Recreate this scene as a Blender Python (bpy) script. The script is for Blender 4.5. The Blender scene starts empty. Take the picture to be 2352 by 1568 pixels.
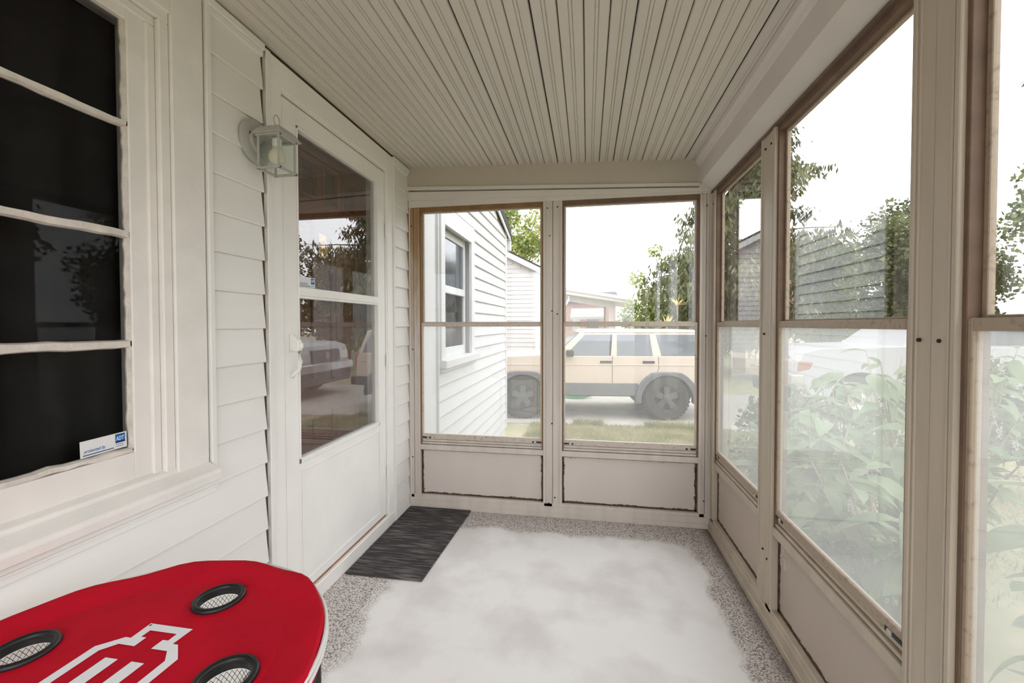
import bpy, bmesh, math, random
from mathutils import Vector, Matrix
R = math.radians
rnd = random.Random(7)
S = bpy.context.scene
COL = S.collection

# ---------------------------------------------------------------- camera, sky, exposure
cd = bpy.data.cameras.new('camera'); cam = bpy.data.objects.new('camera', cd); COL.objects.link(cam)
S.camera = cam
F_PX, YAW, PITCH, ROLL = 975.345, .1696, -.0208, -.0013
cd.sensor_width = 36; cd.lens = F_PX / 2352 * 36
cd.shift_x = -5.69 / 2352; cd.shift_y = -18.83 / 2352
cd.clip_start = .02; cd.clip_end = 500
fw = Vector((-math.sin(YAW) * math.cos(PITCH), math.cos(YAW) * math.cos(PITCH), math.sin(PITCH)))
rt = Vector((math.cos(YAW), math.sin(YAW), 0)); up = rt.cross(fw)
r2 = rt * math.cos(ROLL) + up * math.sin(ROLL); u2 = up * math.cos(ROLL) - rt * math.sin(ROLL)
mw = Matrix.Identity(4)
for i in range(3):
    mw[i][0], mw[i][1], mw[i][2] = r2[i], u2[i], -fw[i]
mw.translation = Vector((1.2276, 0, 1.2718)); cam.matrix_world = mw

world = bpy.data.worlds.new('world'); S.world = world; world.use_nodes = True
wn = world.node_tree.nodes; wl = world.node_tree.links; wn.clear()
wo = wn.new('ShaderNodeOutputWorld'); bg = wn.new('ShaderNodeBackground')
tc = wn.new('ShaderNodeTexCoord'); nz = wn.new('ShaderNodeTexNoise'); rp = wn.new('ShaderNodeValToRGB')
nz.inputs['Scale'].default_value = 2.2; nz.inputs['Detail'].default_value = 5
rp.color_ramp.elements[0].position = .35; rp.color_ramp.elements[0].color = (.79, .82, .87, 1)
rp.color_ramp.elements[1].position = .6; rp.color_ramp.elements[1].color = (.965, .985, 1.02, 1)
wl.new(tc.outputs['Generated'], nz.inputs['Vector']); wl.new(nz.outputs['Fac'], rp.inputs['Fac'])
wl.new(rp.outputs['Color'], bg.inputs['Color']); bg.inputs['Strength'].default_value = 1.0
wl.new(bg.outputs['Background'], wo.inputs['Surface'])
S.view_settings.view_transform = 'Standard'; S.view_settings.look = 'None'
S.view_settings.gamma = 1; S.view_settings.use_curve_mapping = False
S.view_settings.exposure = 2.0

# ---------------------------------------------------------------- materials
def lin(c):
    return tuple(((v / 255) / 12.92 if v / 255 <= .04045 else ((v / 255 + .055) / 1.055) ** 2.4) for v in c) + (1,)

def paint(name, rgb, rough=.55, var=.06, scale=6., bump=0., bscale=60., stretch=None, rgb2=None, thr=(.45, .65), metal=0., spec=.4, detail=4., coord='pos'):
    """Principled paint: base colour with soft noise variation, optional second colour patches and fine relief."""
    m = bpy.data.materials.new(name); m.use_nodes = True
    n = m.node_tree.nodes; l = m.node_tree.links; b = n['Principled BSDF']
    b.inputs['Roughness'].default_value = rough; b.inputs['Metallic'].default_value = metal
    b.inputs['Specular IOR Level'].default_value = spec
    if coord == 'pos':
        g = n.new('ShaderNodeNewGeometry').outputs['Position']
    else:
        g = n.new('ShaderNodeTexCoord').outputs['Object']
    mp = n.new('ShaderNodeMapping'); l.new(g, mp.inputs['Vector'])
    if stretch: mp.inputs['Scale'].default_value = stretch
    t = n.new('ShaderNodeTexNoise'); t.inputs['Scale'].default_value = scale; t.inputs['Detail'].default_value = detail
    l.new(mp.outputs['Vector'], t.inputs['Vector'])
    c = lin(rgb)
    ra = n.new('ShaderNodeValToRGB')
    if rgb2:
        c2 = lin(rgb2); e = ra.color_ramp.elements
        e[0].position = thr[0]; e[1].position = thr[1]; e[0].color = c; e[1].color = c2
    else:
        e = ra.color_ramp.elements; e[0].position = .3; e[1].position = .7
        e[0].color = tuple(max(0, v * (1 - var)) for v in c[:3]) + (1,)
        e[1].color = tuple(min(1, v * (1 + var)) for v in c[:3]) + (1,)
    l.new(t.outputs['Fac'], ra.inputs['Fac']); l.new(ra.outputs['Color'], b.inputs['Base Color'])
    if bump:
        t2 = n.new('ShaderNodeTexNoise'); t2.inputs['Scale'].default_value = bscale; t2.inputs['Detail'].default_value = 3
        l.new(mp.outputs['Vector'], t2.inputs['Vector'])
        bp = n.new('ShaderNodeBump'); bp.inputs['Strength'].default_value = bump; bp.inputs['Distance'].default_value = .004
        l.new(t2.outputs['Fac'], bp.inputs['Height']); l.new(bp.outputs['Normal'], b.inputs['Normal'])
    return m

def glass(name, ior=1.5, tint=(1, 1, 1), haze=0., haze_col=(.9, .9, .88), dark=0., rough=0., boost=1.):
    """thin pane: clear with fresnel reflection, plus an even film of dust (haze)."""
    m = bpy.data.materials.new(name); m.use_nodes = True
    n = m.node_tree.nodes; l = m.node_tree.links; n.clear()
    o = n.new('ShaderNodeOutputMaterial'); tr = n.new('ShaderNodeBsdfTransparent'); gl = n.new('ShaderNodeBsdfGlossy')
    tr.inputs['Color'].default_value = tuple(t * (1 - dark) for t in tint) + (1,); gl.inputs['Roughness'].default_value = rough
    fr = n.new('ShaderNodeFresnel'); mx = n.new('ShaderNodeMixShader')
    ge = n.new('ShaderNodeNewGeometry'); io = n.new('ShaderNodeMapRange')     # same reflection on both faces of the thin pane
    io.inputs['To Min'].default_value = ior; io.inputs['To Max'].default_value = 1 / ior
    l.new(ge.outputs['Backfacing'], io.inputs['Value']); l.new(io.outputs['Result'], fr.inputs['IOR'])
    l.new(fr.outputs[0], mx.inputs[0])
    base = tr.outputs[0]
    if haze:
        df = n.new('ShaderNodeBsdfDiffuse'); tl = n.new('ShaderNodeBsdfTranslucent'); mm = n.new('ShaderNodeMixShader'); mh = n.new('ShaderNodeMixShader')
        df.inputs['Color'].default_value = tl.inputs['Color'].default_value = haze_col + (1,)
        mm.inputs[0].default_value = .6
        l.new(df.outputs[0], mm.inputs[1]); l.new(tl.outputs[0], mm.inputs[2])
        t = n.new('ShaderNodeTexNoise'); t.inputs['Scale'].default_value = 3.; t.inputs['Detail'].default_value = 6
        g = n.new('ShaderNodeNewGeometry'); l.new(g.outputs['Position'], t.inputs['Vector'])
        mr = n.new('ShaderNodeMapRange'); mr.inputs['From Min'].default_value = .3; mr.inputs['From Max'].default_value = .7
        mr.inputs['To Min'].default_value = haze * .88; mr.inputs['To Max'].default_value = haze * 1.12
        l.new(t.outputs['Fac'], mr.inputs['Value']); l.new(mr.outputs['Result'], mh.inputs[0])
        l.new(tr.outputs[0], mh.inputs[1]); l.new(mm.outputs[0], mh.inputs[2]); base = mh.outputs[0]
    l.new(base, mx.inputs[1]); l.new(gl.outputs[0], mx.inputs[2]); l.new(mx.outputs[0], o.inputs['Surface'])
    return m

def leafmat(name, rgb, rgb2, scale=3., trans=.35):
    m = bpy.data.materials.new(name); m.use_nodes = True
    n = m.node_tree.nodes; l = m.node_tree.links; n.clear()
    o = n.new('ShaderNodeOutputMaterial'); df = n.new('ShaderNodeBsdfPrincipled'); tl = n.new('ShaderNodeBsdfTranslucent'); mx = n.new('ShaderNodeMixShader')
    df.inputs['Roughness'].default_value = .5; mx.inputs[0].default_value = trans
    g = n.new('ShaderNodeNewGeometry'); t = n.new('ShaderNodeTexNoise'); t.inputs['Scale'].default_value = scale; t.inputs['Detail'].default_value = 3
    l.new(g.outputs['Position'], t.inputs['Vector'])
    ra = n.new('ShaderNodeValToRGB'); e = ra.color_ramp.elements
    e[0].position = .35; e[1].position = .65; e[0].color = lin(rgb); e[1].color = lin(rgb2)
    l.new(t.outputs['Fac'], ra.inputs['Fac']); l.new(ra.outputs['Color'], df.inputs['Base Color']); l.new(ra.outputs['Color'], tl.inputs['Color'])
    l.new(df.outputs[0], mx.inputs[1]); l.new(tl.outputs[0], mx.inputs[2]); l.new(mx.outputs[0], o.inputs['Surface'])
    return m

M = {}
M['siding'] = paint('vinyl_siding_white', (229, 226, 221), .5, .03, 3, .25, 26, stretch=(1, .12, 1.6))
M['trim'] = paint('trim_white_paint', (236, 233, 228), .45, .03, 5, .08, 40)
M['oldwhite'] = paint('old_white_paint', (228, 223, 217), .5, .05, 9, .3, 30)
M['putty'] = paint('putty_paint', (214, 206, 197), .7, .12, 25, .8, 90)
M['ceil'] = paint('ceiling_taupe_paint', (207, 200, 190), .6, .05, 4, .15, 30, stretch=(1, .2, 1))
M['beam'] = paint('beam_taupe_paint', (210, 203, 195), .55, .05, 3, .15, 30)
M['header'] = paint('header_taupe_paint', (188, 178, 164), .6, .05, 3, .15, 30)
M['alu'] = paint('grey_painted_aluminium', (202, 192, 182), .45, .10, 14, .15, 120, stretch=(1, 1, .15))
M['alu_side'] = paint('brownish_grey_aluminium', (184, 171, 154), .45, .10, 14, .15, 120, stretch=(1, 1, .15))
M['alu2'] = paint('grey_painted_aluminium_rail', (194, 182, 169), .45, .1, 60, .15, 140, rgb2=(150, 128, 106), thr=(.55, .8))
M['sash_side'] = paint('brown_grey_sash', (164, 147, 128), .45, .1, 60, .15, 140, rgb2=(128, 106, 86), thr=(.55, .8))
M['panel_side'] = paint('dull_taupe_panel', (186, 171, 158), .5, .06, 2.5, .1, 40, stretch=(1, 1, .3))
M['brownwood'] = paint('bare_brown_wood', (128, 98, 62), .6, .2, 10, .3, 60, stretch=(1, 1, .1))
M['umber'] = paint('weathered_umber_stop', (108, 86, 70), .6, .2, 12, .2, 60)
M['panel'] = paint('taupe_panel', (206, 195, 187), .5, .05, 2.5, .08, 40, stretch=(1, 1, .3))
M['caulk'] = paint('dark_grime', (86, 68, 54), .85, .4, 40, .9, 70, rgb2=(60, 46, 37), thr=(.42, .62))
M['flake'] = paint('flaking_paint', (196, 186, 176), .8, .2, 50, 1., 90, rgb2=(120, 96, 78), thr=(.5, .6))
def worn_post():
    m = paint('worn_grey_to_bare_wood', (202, 192, 182), .5, .1, 14, .2, 80, stretch=(1, 1, .12)); n = m.node_tree.nodes; l = m.node_tree.links
    b = n['Principled BSDF']; src = b.inputs['Base Color'].links[0].from_socket
    g = n.new('ShaderNodeNewGeometry'); sp = n.new('ShaderNodeSeparateXYZ'); l.new(g.outputs['Position'], sp.inputs[0])
    t = n.new('ShaderNodeTexNoise'); t.inputs['Scale'].default_value = 9; mp = n.new('ShaderNodeMapping'); mp.inputs['Scale'].default_value = (3, 3, .5)
    l.new(g.outputs['Position'], mp.inputs['Vector']); l.new(mp.outputs['Vector'], t.inputs['Vector'])
    a = n.new('ShaderNodeMath'); a.operation = 'ADD'; l.new(sp.outputs['Z'], a.inputs[0]); l.new(t.outputs['Fac'], a.inputs[1])
    r = n.new('ShaderNodeMapRange'); r.inputs['From Min'].default_value = 1.55; r.inputs['From Max'].default_value = 2.35; r.inputs['To Max'].default_value = .85
    l.new(a.outputs[0], r.inputs['Value'])
    x = n.new('ShaderNodeMix'); x.data_type = 'RGBA'; x.inputs['B'].default_value = lin((150, 112, 62)); l.new(r.outputs['Result'], x.inputs['Factor']); l.new(src, x.inputs['A'])
    l.new(x.outputs['Result'], b.inputs['Base Color']); return m
M['wornpost'] = worn_post()
M['black'] = paint('black_plastic', (26, 26, 26), .4, .1)
M['hole'] = paint('dark_screw', (30, 26, 23), .7, .1)
M['tab'] = paint('steel_tab', (190, 188, 184), .35, .05, metal=.6)
M['pane'] = glass('clear_pane', 1.52)
M['pane_up'] = glass('clear_upper_pane', 1.62)
M['pane_haze'] = glass('dusty_pane', 1.5, haze=.115)
M['pane_side'] = glass('clear_side_pane', 1.95)
M['pane_haze2'] = glass('dusty_pane_side', 1.85, haze=.26, haze_col=(.86, .87, .86))
M['pane_door'] = glass('storm_door_pane', 2.1)
M['pane_house'] = glass('old_window_pane', 1.17, dark=.3)
M['pane_lamp'] = glass('lantern_pane', 1.45, tint=(.96, .985, .97))
M['lampmetal'] = paint('lantern_grey_white_metal', (172, 170, 163), .45, .05, 20, .2, 90)
M['bulb'] = paint('frosted_bulb', (226, 216, 196), .4, .03)
M['mat'] = paint('woven_mat', (62, 60, 60), .9, .3, 22, 1., 120, stretch=(.35, 3.5, 1), rgb2=(120, 114, 110), thr=(.48, .7), detail=8)
M['red'] = paint('red_polyester', (190, 8, 36), .75, .09, 9, .25, 160, spec=.15)
M['white'] = paint('white_print', (236, 236, 238), .5, .02)
M['piping'] = paint('white_piping', (226, 224, 220), .6, .04)
M['sticker'] = paint('sticker_white', (222, 222, 220), .45, .02)
M['blue'] = paint('sticker_blue', (0, 104, 178), .45, .05)
M['navy'] = paint('sticker_navy', (0, 36, 98), .45, .05)
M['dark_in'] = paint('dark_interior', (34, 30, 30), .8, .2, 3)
M['curtain'] = paint('dark_curtain', (62, 60, 58), .85, .15, 12)
M['woodred'] = paint('red_brown_door', (92, 42, 24), .4, .25, 6, .15, 40, stretch=(1, 4, .25))
M['brass'] = paint('brass', (196, 150, 70), .3, .1, metal=.9)
M['wing'] = paint('outdoor_siding_white', (212, 212, 211), .5, .02, 3, .2, 26, stretch=(1, .12, 1.6))
M['shed'] = paint('garage_siding', (186, 181, 178), .6, .03, 3)
M['shingle'] = paint('dark_shingles', (62, 56, 54), .9, .3, 30, .8, 50)
M['concrete'] = paint('driveway_concrete', (176, 170, 160), .85, .1, 3, .5, 30)
M['found'] = paint('foundation', (128, 122, 116), .9, .15, 8, .5, 30)
M['soil'] = paint('lawn_soil', (148, 146, 112), .95, .2, 4, .8, 40, rgb2=(166, 154, 126), thr=(.45, .65))
M['grass'] = leafmat('grass_blades', (148, 152, 104), (192, 182, 144), 2.2, .3)
M['brick'] = paint('pink_brick', (200, 164, 150), .85, .1, 8)
M['carport'] = paint('carport_paint', (196, 188, 180), .6, .05, 4)
M['rust'] = paint('rusty_post', (150, 112, 88), .8, .3, 18)
M['awning'] = paint('awning_white', (226, 226, 228), .5, .03)
M['bark'] = paint('tree_bark', (96, 80, 66), .9, .25, 14, .8, 30)
M['leafA'] = leafmat('leaf_light', (120, 140, 66), (176, 180, 104), 1.2)
M['leafB'] = leafmat('leaf_mid', (84, 98, 54), (138, 142, 92), 1.)
M['leafC'] = leafmat('leaf_dark', (56, 72, 42), (122, 128, 80), .9)
M['needle'] = leafmat('spruce_needles', (66, 78, 50), (120, 122, 82), 1., .2)
M['poke'] = leafmat('poke_leaf', (104, 130, 84), (152, 172, 124), 5., .4)
M['stem'] = paint('poke_stem', (150, 132, 112), .6, .2, 20)
M['berry'] = paint('poke_flower', (222, 206, 196), .6, .1, 30)
M['yucca'] = leafmat('yucca_leaf', (196, 186, 120), (226, 214, 160), 3., .3)
M['beige'] = paint('jeep_beige', (206, 188, 172), .35, .03, 2)
M['clad'] = paint('grey_cladding', (98, 100, 104), .6, .1, 6)
M['tire'] = paint('tire_rubber', (58, 55, 53), .85, .15, 20, .5, 60)
M['rim'] = paint('grey_rim', (84, 81, 78), .5, .08, 10, metal=.3)
M['carglass'] = paint('car_glass', (84, 90, 98), .08, .15, 2, spec=.8)
M['cardark'] = paint('car_dark', (34, 33, 33), .6, .1)
M['tail'] = paint('tail_lamp_red', (150, 26, 22), .25, .05)
M['amber'] = paint('amber_lamp', (150, 72, 30), .25, .05)
M['lens'] = paint('headlamp_lens', (204, 206, 204), .15, .08, 20, metal=.4)
M['truck'] = paint('truck_white', (176, 176, 178), .25, .02)
M['chrome'] = paint('chrome', (210, 210, 212), .15, .03, metal=.9)
M['hose'] = paint('green_hose', (86, 150, 112), .5, .1)
M['flagred'] = paint('flag_red', (206, 128, 130), .7, .08)
M['flagwhite'] = paint('flag_white', (236, 226, 224), .7, .03)
M['flagblue'] = paint('flag_blue', (70, 80, 120), .7, .05)

def floor_material():
    m = bpy.data.materials.new('porch_floor'); m.use_nodes = True
    n = m.node_tree.nodes; l = m.node_tree.links; b = n['Principled BSDF']; b.inputs['Roughness'].default_value = .75
    g = n.new('ShaderNodeNewGeometry').outputs['Position']
    sp = n.new('ShaderNodeSeparateXYZ'); l.new(g, sp.inputs[0])
    def math_(op, a, bb=None):
        q = n.new('ShaderNodeMath'); q.operation = op
        for i, v in enumerate((a, bb)):
            if v is None: continue
            if isinstance(v, (int, float)): q.inputs[i].default_value = v
            else: l.new(v, q.inputs[i])
        return q.outputs[0]
    def noise(sc, det=4):
        t = n.new('ShaderNodeTexNoise'); t.inputs['Scale'].default_value = sc; t.inputs['Detail'].default_value = det
        l.new(g, t.inputs['Vector']); return t.outputs['Fac']
    dr = math_('SUBTRACT', 1.985, sp.outputs['X'])
    db = math_('MULTIPLY', math_('SUBTRACT', 2.79, sp.outputs['Y']), .72)
    dl = math_('MULTIPLY', sp.outputs['X'], .62)
    d = math_('MINIMUM', dr, math_('MINIMUM', db, dl))
    d = math_('ADD', d, math_('MULTIPLY', math_('SUBTRACT', noise(5, 6), .5), .16))
    edge = n.new('ShaderNodeMapRange'); edge.inputs['From Min'].default_value = .15; edge.inputs['From Max'].default_value = .19
    edge.inputs['To Min'].default_value = 1; edge.inputs['To Max'].default_value = 0
    l.new(d, edge.inputs['Value'])
    # worn smooth centre
    r1 = n.new('ShaderNodeValToRGB'); e = r1.color_ramp.elements
    e[0].position = .36; e[1].position = .56; e[0].color = lin((214, 209, 205)); e[1].color = lin((232, 229, 226))
    l.new(noise(3.2, 6), r1.inputs['Fac'])
    # pebbled border
    v = n.new('ShaderNodeTexVoronoi'); v.inputs['Scale'].default_value = 150; l.new(g, v.inputs['Vector'])
    r2_ = n.new('ShaderNodeValToRGB'); e = r2_.color_ramp.elements
    e[0].position = .30; e[1].position = .74; e[0].color = lin((226, 219, 213)); e[1].color = lin((140, 131, 125))
    l.new(v.outputs['Distance'], r2_.inputs['Fac'])
    mx = n.new('ShaderNodeMix'); mx.data_type = 'RGBA'
    l.new(edge.outputs['Result'], mx.inputs['Factor']); l.new(r1.outputs['Color'], mx.inputs['A']); l.new(r2_.outputs['Color'], mx.inputs['B'])
    # damp grime line along the outer wall
    gr = n.new('ShaderNodeMapRange'); gr.inputs['From Min'].default_value = .0; gr.inputs['From Max'].default_value = .085
    gr.inputs['To Min'].default_value = 1.1; gr.inputs['To Max'].default_value = 0
    l.new(math_('ADD', dr, math_('MULTIPLY', math_('SUBTRACT', noise(14, 4), .5), .05)), gr.inputs['Value'])
    m2 = n.new('ShaderNodeMix'); m2.data_type = 'RGBA'; m2.inputs['B'].default_value = lin((92, 80, 70))
    l.new(gr.outputs['Result'], m2.inputs['Factor']); l.new(mx.outputs['Result'], m2.inputs['A'])
    l.new(m2.outputs['Result'], b.inputs['Base Color'])
    bp = n.new('ShaderNodeBump'); bp.inputs['Distance'].default_value = .004; bp.invert = True
    l.new(math_('MULTIPLY', edge.outputs['Result'], .8), bp.inputs['Strength']); l.new(v.outputs['Distance'], bp.inputs['Height']); l.new(bp.outputs['Normal'], b.inputs['Normal'])
    return m
M['floor'] = floor_material()

# ---------------------------------------------------------------- builders
class MB:
    def __init__(s): s.v = []; s.f = []
    def add(s, vs, fs):
        o = len(s.v); s.v += [tuple(p) for p in vs]; s.f += [tuple(i + o for i in f) for f in fs]; return s
    def box(s, x0, x1, y0, y1, z0, z1):
        x0, x1 = sorted((x0, x1)); y0, y1 = sorted((y0, y1)); z0, z1 = sorted((z0, z1))
        return s.add([(x0, y0, z0), (x1, y0, z0), (x1, y1, z0), (x0, y1, z0), (x0, y0, z1), (x1, y0, z1), (x1, y1, z1), (x0, y1, z1)],
                     [(0, 3, 2, 1), (4, 5, 6, 7), (0, 1, 5, 4), (1, 2, 6, 5), (2, 3, 7, 6), (3, 0, 4, 7)])
    def prism(s, poly, axis, a, b):
        """polygon in the two remaining axes (in xyz order) extruded along axis from a to b"""
        def P(p, t): return {'x': (t, p[0], p[1]), 'y': (p[0], t, p[1]), 'z': (p[0], p[1], t)}[axis]
        n = len(poly)
        return s.add([P(p, a) for p in poly] + [P(p, b) for p in poly],
                     [tuple(range(n))[::-1], tuple(range(n, 2 * n))] + [(i, (i + 1) % n, n + (i + 1) % n, n + i) for i in range(n)])
    def tube(s, pts, r, seg=8, cap=True):
        pts = [Vector(p) for p in pts]; n = len(pts); rs = r if isinstance(r, (list, tuple)) else [r] * n
        vs = []
        for i, p in enumerate(pts):
            d = (pts[min(i + 1, n - 1)] - pts[max(i - 1, 0)]).normalized()
            a = d.cross(Vector((0, 0, 1)));
            if a.length < 1e-3: a = d.cross(Vector((1, 0, 0)))
            a.normalize(); b = d.cross(a)
            vs += [p + (a * math.cos(2 * math.pi * k / seg) + b * math.sin(2 * math.pi * k / seg)) * rs[i] for k in range(seg)]
        fs = [(i * seg + k, i * seg + (k + 1) % seg, (i + 1) * seg + (k + 1) % seg, (i + 1) * seg + k) for i in range(n - 1) for k in range(seg)]
        if cap: fs += [tuple(range(seg))[::-1], tuple(range((n - 1) * seg, n * seg))]
        return s.add(vs, fs)
    def torus(s, c, rad, r, axis='z', seg=32, ss=8, sy=1.):
        vs = []
        for i in range(seg):
            a = 2 * math.pi * i / seg
            for k in range(ss):
                b = 2 * math.pi * k / ss; q = rad + r * math.cos(b); u, v, w = q * math.cos(a), q * math.sin(a) * sy, r * math.sin(b)
                vs.append({'z': (c[0] + u, c[1] + v, c[2] + w), 'x': (c[0] + w, c[1] + u, c[2] + v), 'y': (c[0] + u, c[1] + w, c[2] + v)}[axis])
        return s.add(vs, [(i * ss + k, ((i + 1) % seg) * ss + k, ((i + 1) % seg) * ss + (k + 1) % ss, i * ss + (k + 1) % ss) for i in range(seg) for k in range(ss)])
    def lathe(s, c, prof, axis='z', seg=32, cap=True):
        """profile of (radius, offset along axis)"""
        vs = []; n = len(prof)
        for r, h in prof:
            for k in range(seg):
                a = 2 * math.pi * k / seg; u, v = r * math.cos(a), r * math.sin(a)
                vs.append({'z': (c[0] + u, c[1] + v, c[2] + h), 'x': (c[0] + h, c[1] + u, c[2] + v), 'y': (c[0] + u, c[1] + h, c[2] + v)}[axis])
        fs = [(i * seg + k, i * seg + (k + 1) % seg, (i + 1) * seg + (k + 1) % seg, (i + 1) * seg + k) for i in range(n - 1) for k in range(seg)]
        if cap: fs += [tuple(range(seg))[::-1], tuple(range((n - 1) * seg, n * seg))]
        return s.add(vs, fs)
    def mesh(s, name, origin=(0, 0, 0), bevel=0., smooth=False, recalc=True):
        me = bpy.data.meshes.new(name); o = Vector(origin)
        me.from_pydata([Vector(p) - o for p in s.v], [], s.f)
        if recalc or bevel:
            bm = bmesh.new(); bm.from_mesh(me)
            if recalc: bmesh.ops.recalc_face_normals(bm, faces=bm.faces)
            if bevel:
                es = [e for e in bm.edges if len(e.link_faces) == 2 and e.calc_face_angle(0) > .5]
                bmesh.ops.bevel(bm, geom=es, offset=bevel, segments=1, affect='EDGES', clamp_overlap=True)
            bm.to_mesh(me); bm.free()
        if smooth:
            me.shade_smooth()
            if smooth != 'all': me.set_sharp_from_angle(angle=R(38))
        return me

ORG = {}
def put(name, me, mat, parent=None, loc=None):
    o = bpy.data.objects.new(name, me); COL.objects.link(o)
    if mat is not None: me.materials.clear() if len(me.materials) else None; me.materials.append(M[mat])
    if parent is not None: o.parent = parent
    if loc is not None: o.location = loc
    return o
def part(name, mb, mat, parent=None, bevel=0., smooth=False, stuff=False):
    """mesh in world (or thing-local) coordinates; vertices are taken relative to the parent's recorded origin"""
    org = ORG.get(parent.name, (0, 0, 0)) if parent is not None else (0, 0, 0)
    o = put(name, mb.mesh(name, org, bevel, smooth), mat, parent)
    if parent is not None: ORG[o.name] = org
    if stuff: o['kind'] = 'stuff'
    return o
def tag(o, label, cat, group=None):
    o['label'] = label; o['category'] = cat
    if group: o['group'] = group
    return o
def thing(name, loc, label, cat, group=None, world=True, rz=0.):
    """Empty at the base. world=True: parts are given in world coordinates; otherwise in local ones"""
    e = bpy.data.objects.new(name, None); COL.objects.link(e); e.location = loc; e.rotation_euler = (0, 0, rz); e.empty_display_size = .1
    ORG[e.name] = tuple(loc) if world else (0, 0, 0)
    return tag(e, label, cat, group)
def struct(name, mb=None, mat=None, loc=(0, 0, 0), bevel=0., label=None):
    if mb is None:
        o = bpy.data.objects.new(name, None); COL.objects.link(o); o.location = loc; ORG[o.name] = tuple(loc)
    else:
        o = put(name, mb.mesh(name, loc, bevel), mat, None, loc); ORG[o.name] = tuple(loc)
    o['kind'] = 'structure'
    if label: o['label'] = label
    return o
def text_mb(txt, size, extrude=0., shear=0., bold=0.):
    c = bpy.data.curves.new('lettering', 'FONT'); c.body = txt; c.size = size; c.shear = shear; c.offset = bold; c.align_x = 'LEFT'
    o = bpy.data.objects.new('lettering', c); COL.objects.link(o)
    dg = bpy.context.evaluated_depsgraph_get(); me = o.evaluated_get(dg).to_mesh()
    vs = [tuple(v.co) for v in me.vertices]; fs = [tuple(p.vertices) for p in me.polygons]
    o.evaluated_get(dg).to_mesh_clear(); bpy.data.objects.remove(o); bpy.data.curves.remove(c)
    return vs, fs
def copy_tree(o, parent=None):
    c = o.copy(); COL.objects.link(c); c.parent = parent; ORG[c.name] = ORG.get(o.name, (0, 0, 0))
    for ch in list(o.children): copy_tree(ch, c)
    return c

D, W, H = 2.79, 1.985, 2.34
YR = -.78            # rear end of the porch, unseen just behind the camera, cut short for light
GZ = -.47            # lawn level
def ceil_z(x): return 2.337 - .0345 * x

# ---------------------------------------------------------------- ground outside
struct('ground', MB().box(-40, 60, -40, 80, GZ - .3, GZ), 'soil', label='lawn of thin dry grass around the house')
struct('driveway', MB().box(-6, 30, 7.35, 11.2, GZ - .1, GZ + .012), 'concrete', label='pale concrete driveway strip')

# ---------------------------------------------------------------- porch floor
struct('floor', MB().box(-.12, W + .06, YR - .06, D + .06, GZ - .05, 0), 'floor', label='pale grey concrete porch floor with pebbly worn border')

# ---------------------------------------------------------------- ceiling
ceiling = struct('ceiling', MB().prism([(-.15, ceil_z(-.15) + .02), (W + .12, ceil_z(W + .12) + .02), (W + .12, 2.42), (-.15, 2.42)], 'y', YR - .1, D + .1), 'cardark',
                 label='taupe painted beadboard porch ceiling')
BW = .0866
def board_profile(w):
    g, d = .0035, .0055
    pts = [(0.0006, 0), (.0012, -d), (.004, -.0105), (w * .5 - .0085, -.0105), (w * .5 - .0065, -.0065), (w * .5 - .0045, -.0105), (w * .5 + .0035, -.0112), (w * .5 + .0055, -.0065), (w * .5 + .0075, -.0105), (w - .004, -.0105), (w - .0012, -d), (w - .0006, 0)]
    return pts
for i in range(22):
    x0 = .002 + i * BW; w = BW - rnd.choice((.0006, .001, .002, .0036))
    z = ceil_z(x0 + w / 2) + .0185 + rnd.uniform(-.0012, .0012)
    part('ceiling_board', MB().prism([(x0 + a, z + b) for a, b in board_profile(w)], 'y', YR, D - .02), 'ceil', ceiling)

# ---------------------------------------------------------------- wall_left: house wall with vinyl siding
EX = .1292; S0 = 2.163
wallL = struct('wall_left', None, loc=(0, YR, 0), label='white vinyl sided house wall with a window and a door')
bk = MB()
WY0, WY1, WZ0, WZ1 = -.086, 1.086, .775, 2.196      # house window hole
DY0, DY1, DZ1 = 1.48, 2.538, 2.30               # door hole
def wall_cells(mb, x0, x1, y0, y1, z0, z1, holes):
    ys = sorted({y0, y1, *[h[0] for h in holes], *[h[1] for h in holes]}); zs = sorted({z0, z1, *[h[2] for h in holes], *[h[3] for h in holes]})
    for a, b in zip(ys, ys[1:]):
        for c, d in zip(zs, zs[1:]):
            if any(h[0] <= a and b <= h[1] and h[2] <= c and d <= h[3] for h in holes): continue
            mb.box(x0, x1, a, b, c, d)
wall_cells(bk, -.16, -.004, YR - .1, D + .08, GZ, 2.42, [(WY0, WY1, WZ0, WZ1), (DY0, DY1, 0, DZ1)])
part('sheathing', bk, 'umber', wallL)
def course_profile(z, ex, k=1.):
    j = rnd.uniform(-.001, .001)
    return [(-.003, z + ex + .004), (.0025 * k, z + ex + .004), (.0145 + j, z + .009), (.0155 + j, z + .003), (.0135 + j, z - .001), (.004, z), (-.003, z + .004)]
def courses(parent, segs_for, z_list, mat='siding', ex=EX, x=0., dep=1.):
    for z in z_list:
        for (y0, y1) in segs_for(z):
            pr = [(a * dep + x, b) for a, b in course_profile(z, ex)]
            part('siding_course', MB().prism(pr, 'y', y0, y1), mat, parent)
def segsL(z):
    s = []
    if z + .02 > .735:
        s += [(YR, -.19), (1.212, 1.442)]
    else:
        s += [(YR, 1.442)]
    s.append((2.552, 2.770))
    return s
courses(wallL, segsL, [S0 - EX * k for k in range(1, 18) if S0 - EX * k > -.03])
for y0, y1 in ((YR, 1.442), (2.552, 2.770)):
    part('siding_course', MB().prism([(-.003, .1), (.0025, .1), (.014, .012), (.014, .004), (-.003, .004)], 'y', y0, y1), 'siding', wallL)
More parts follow.
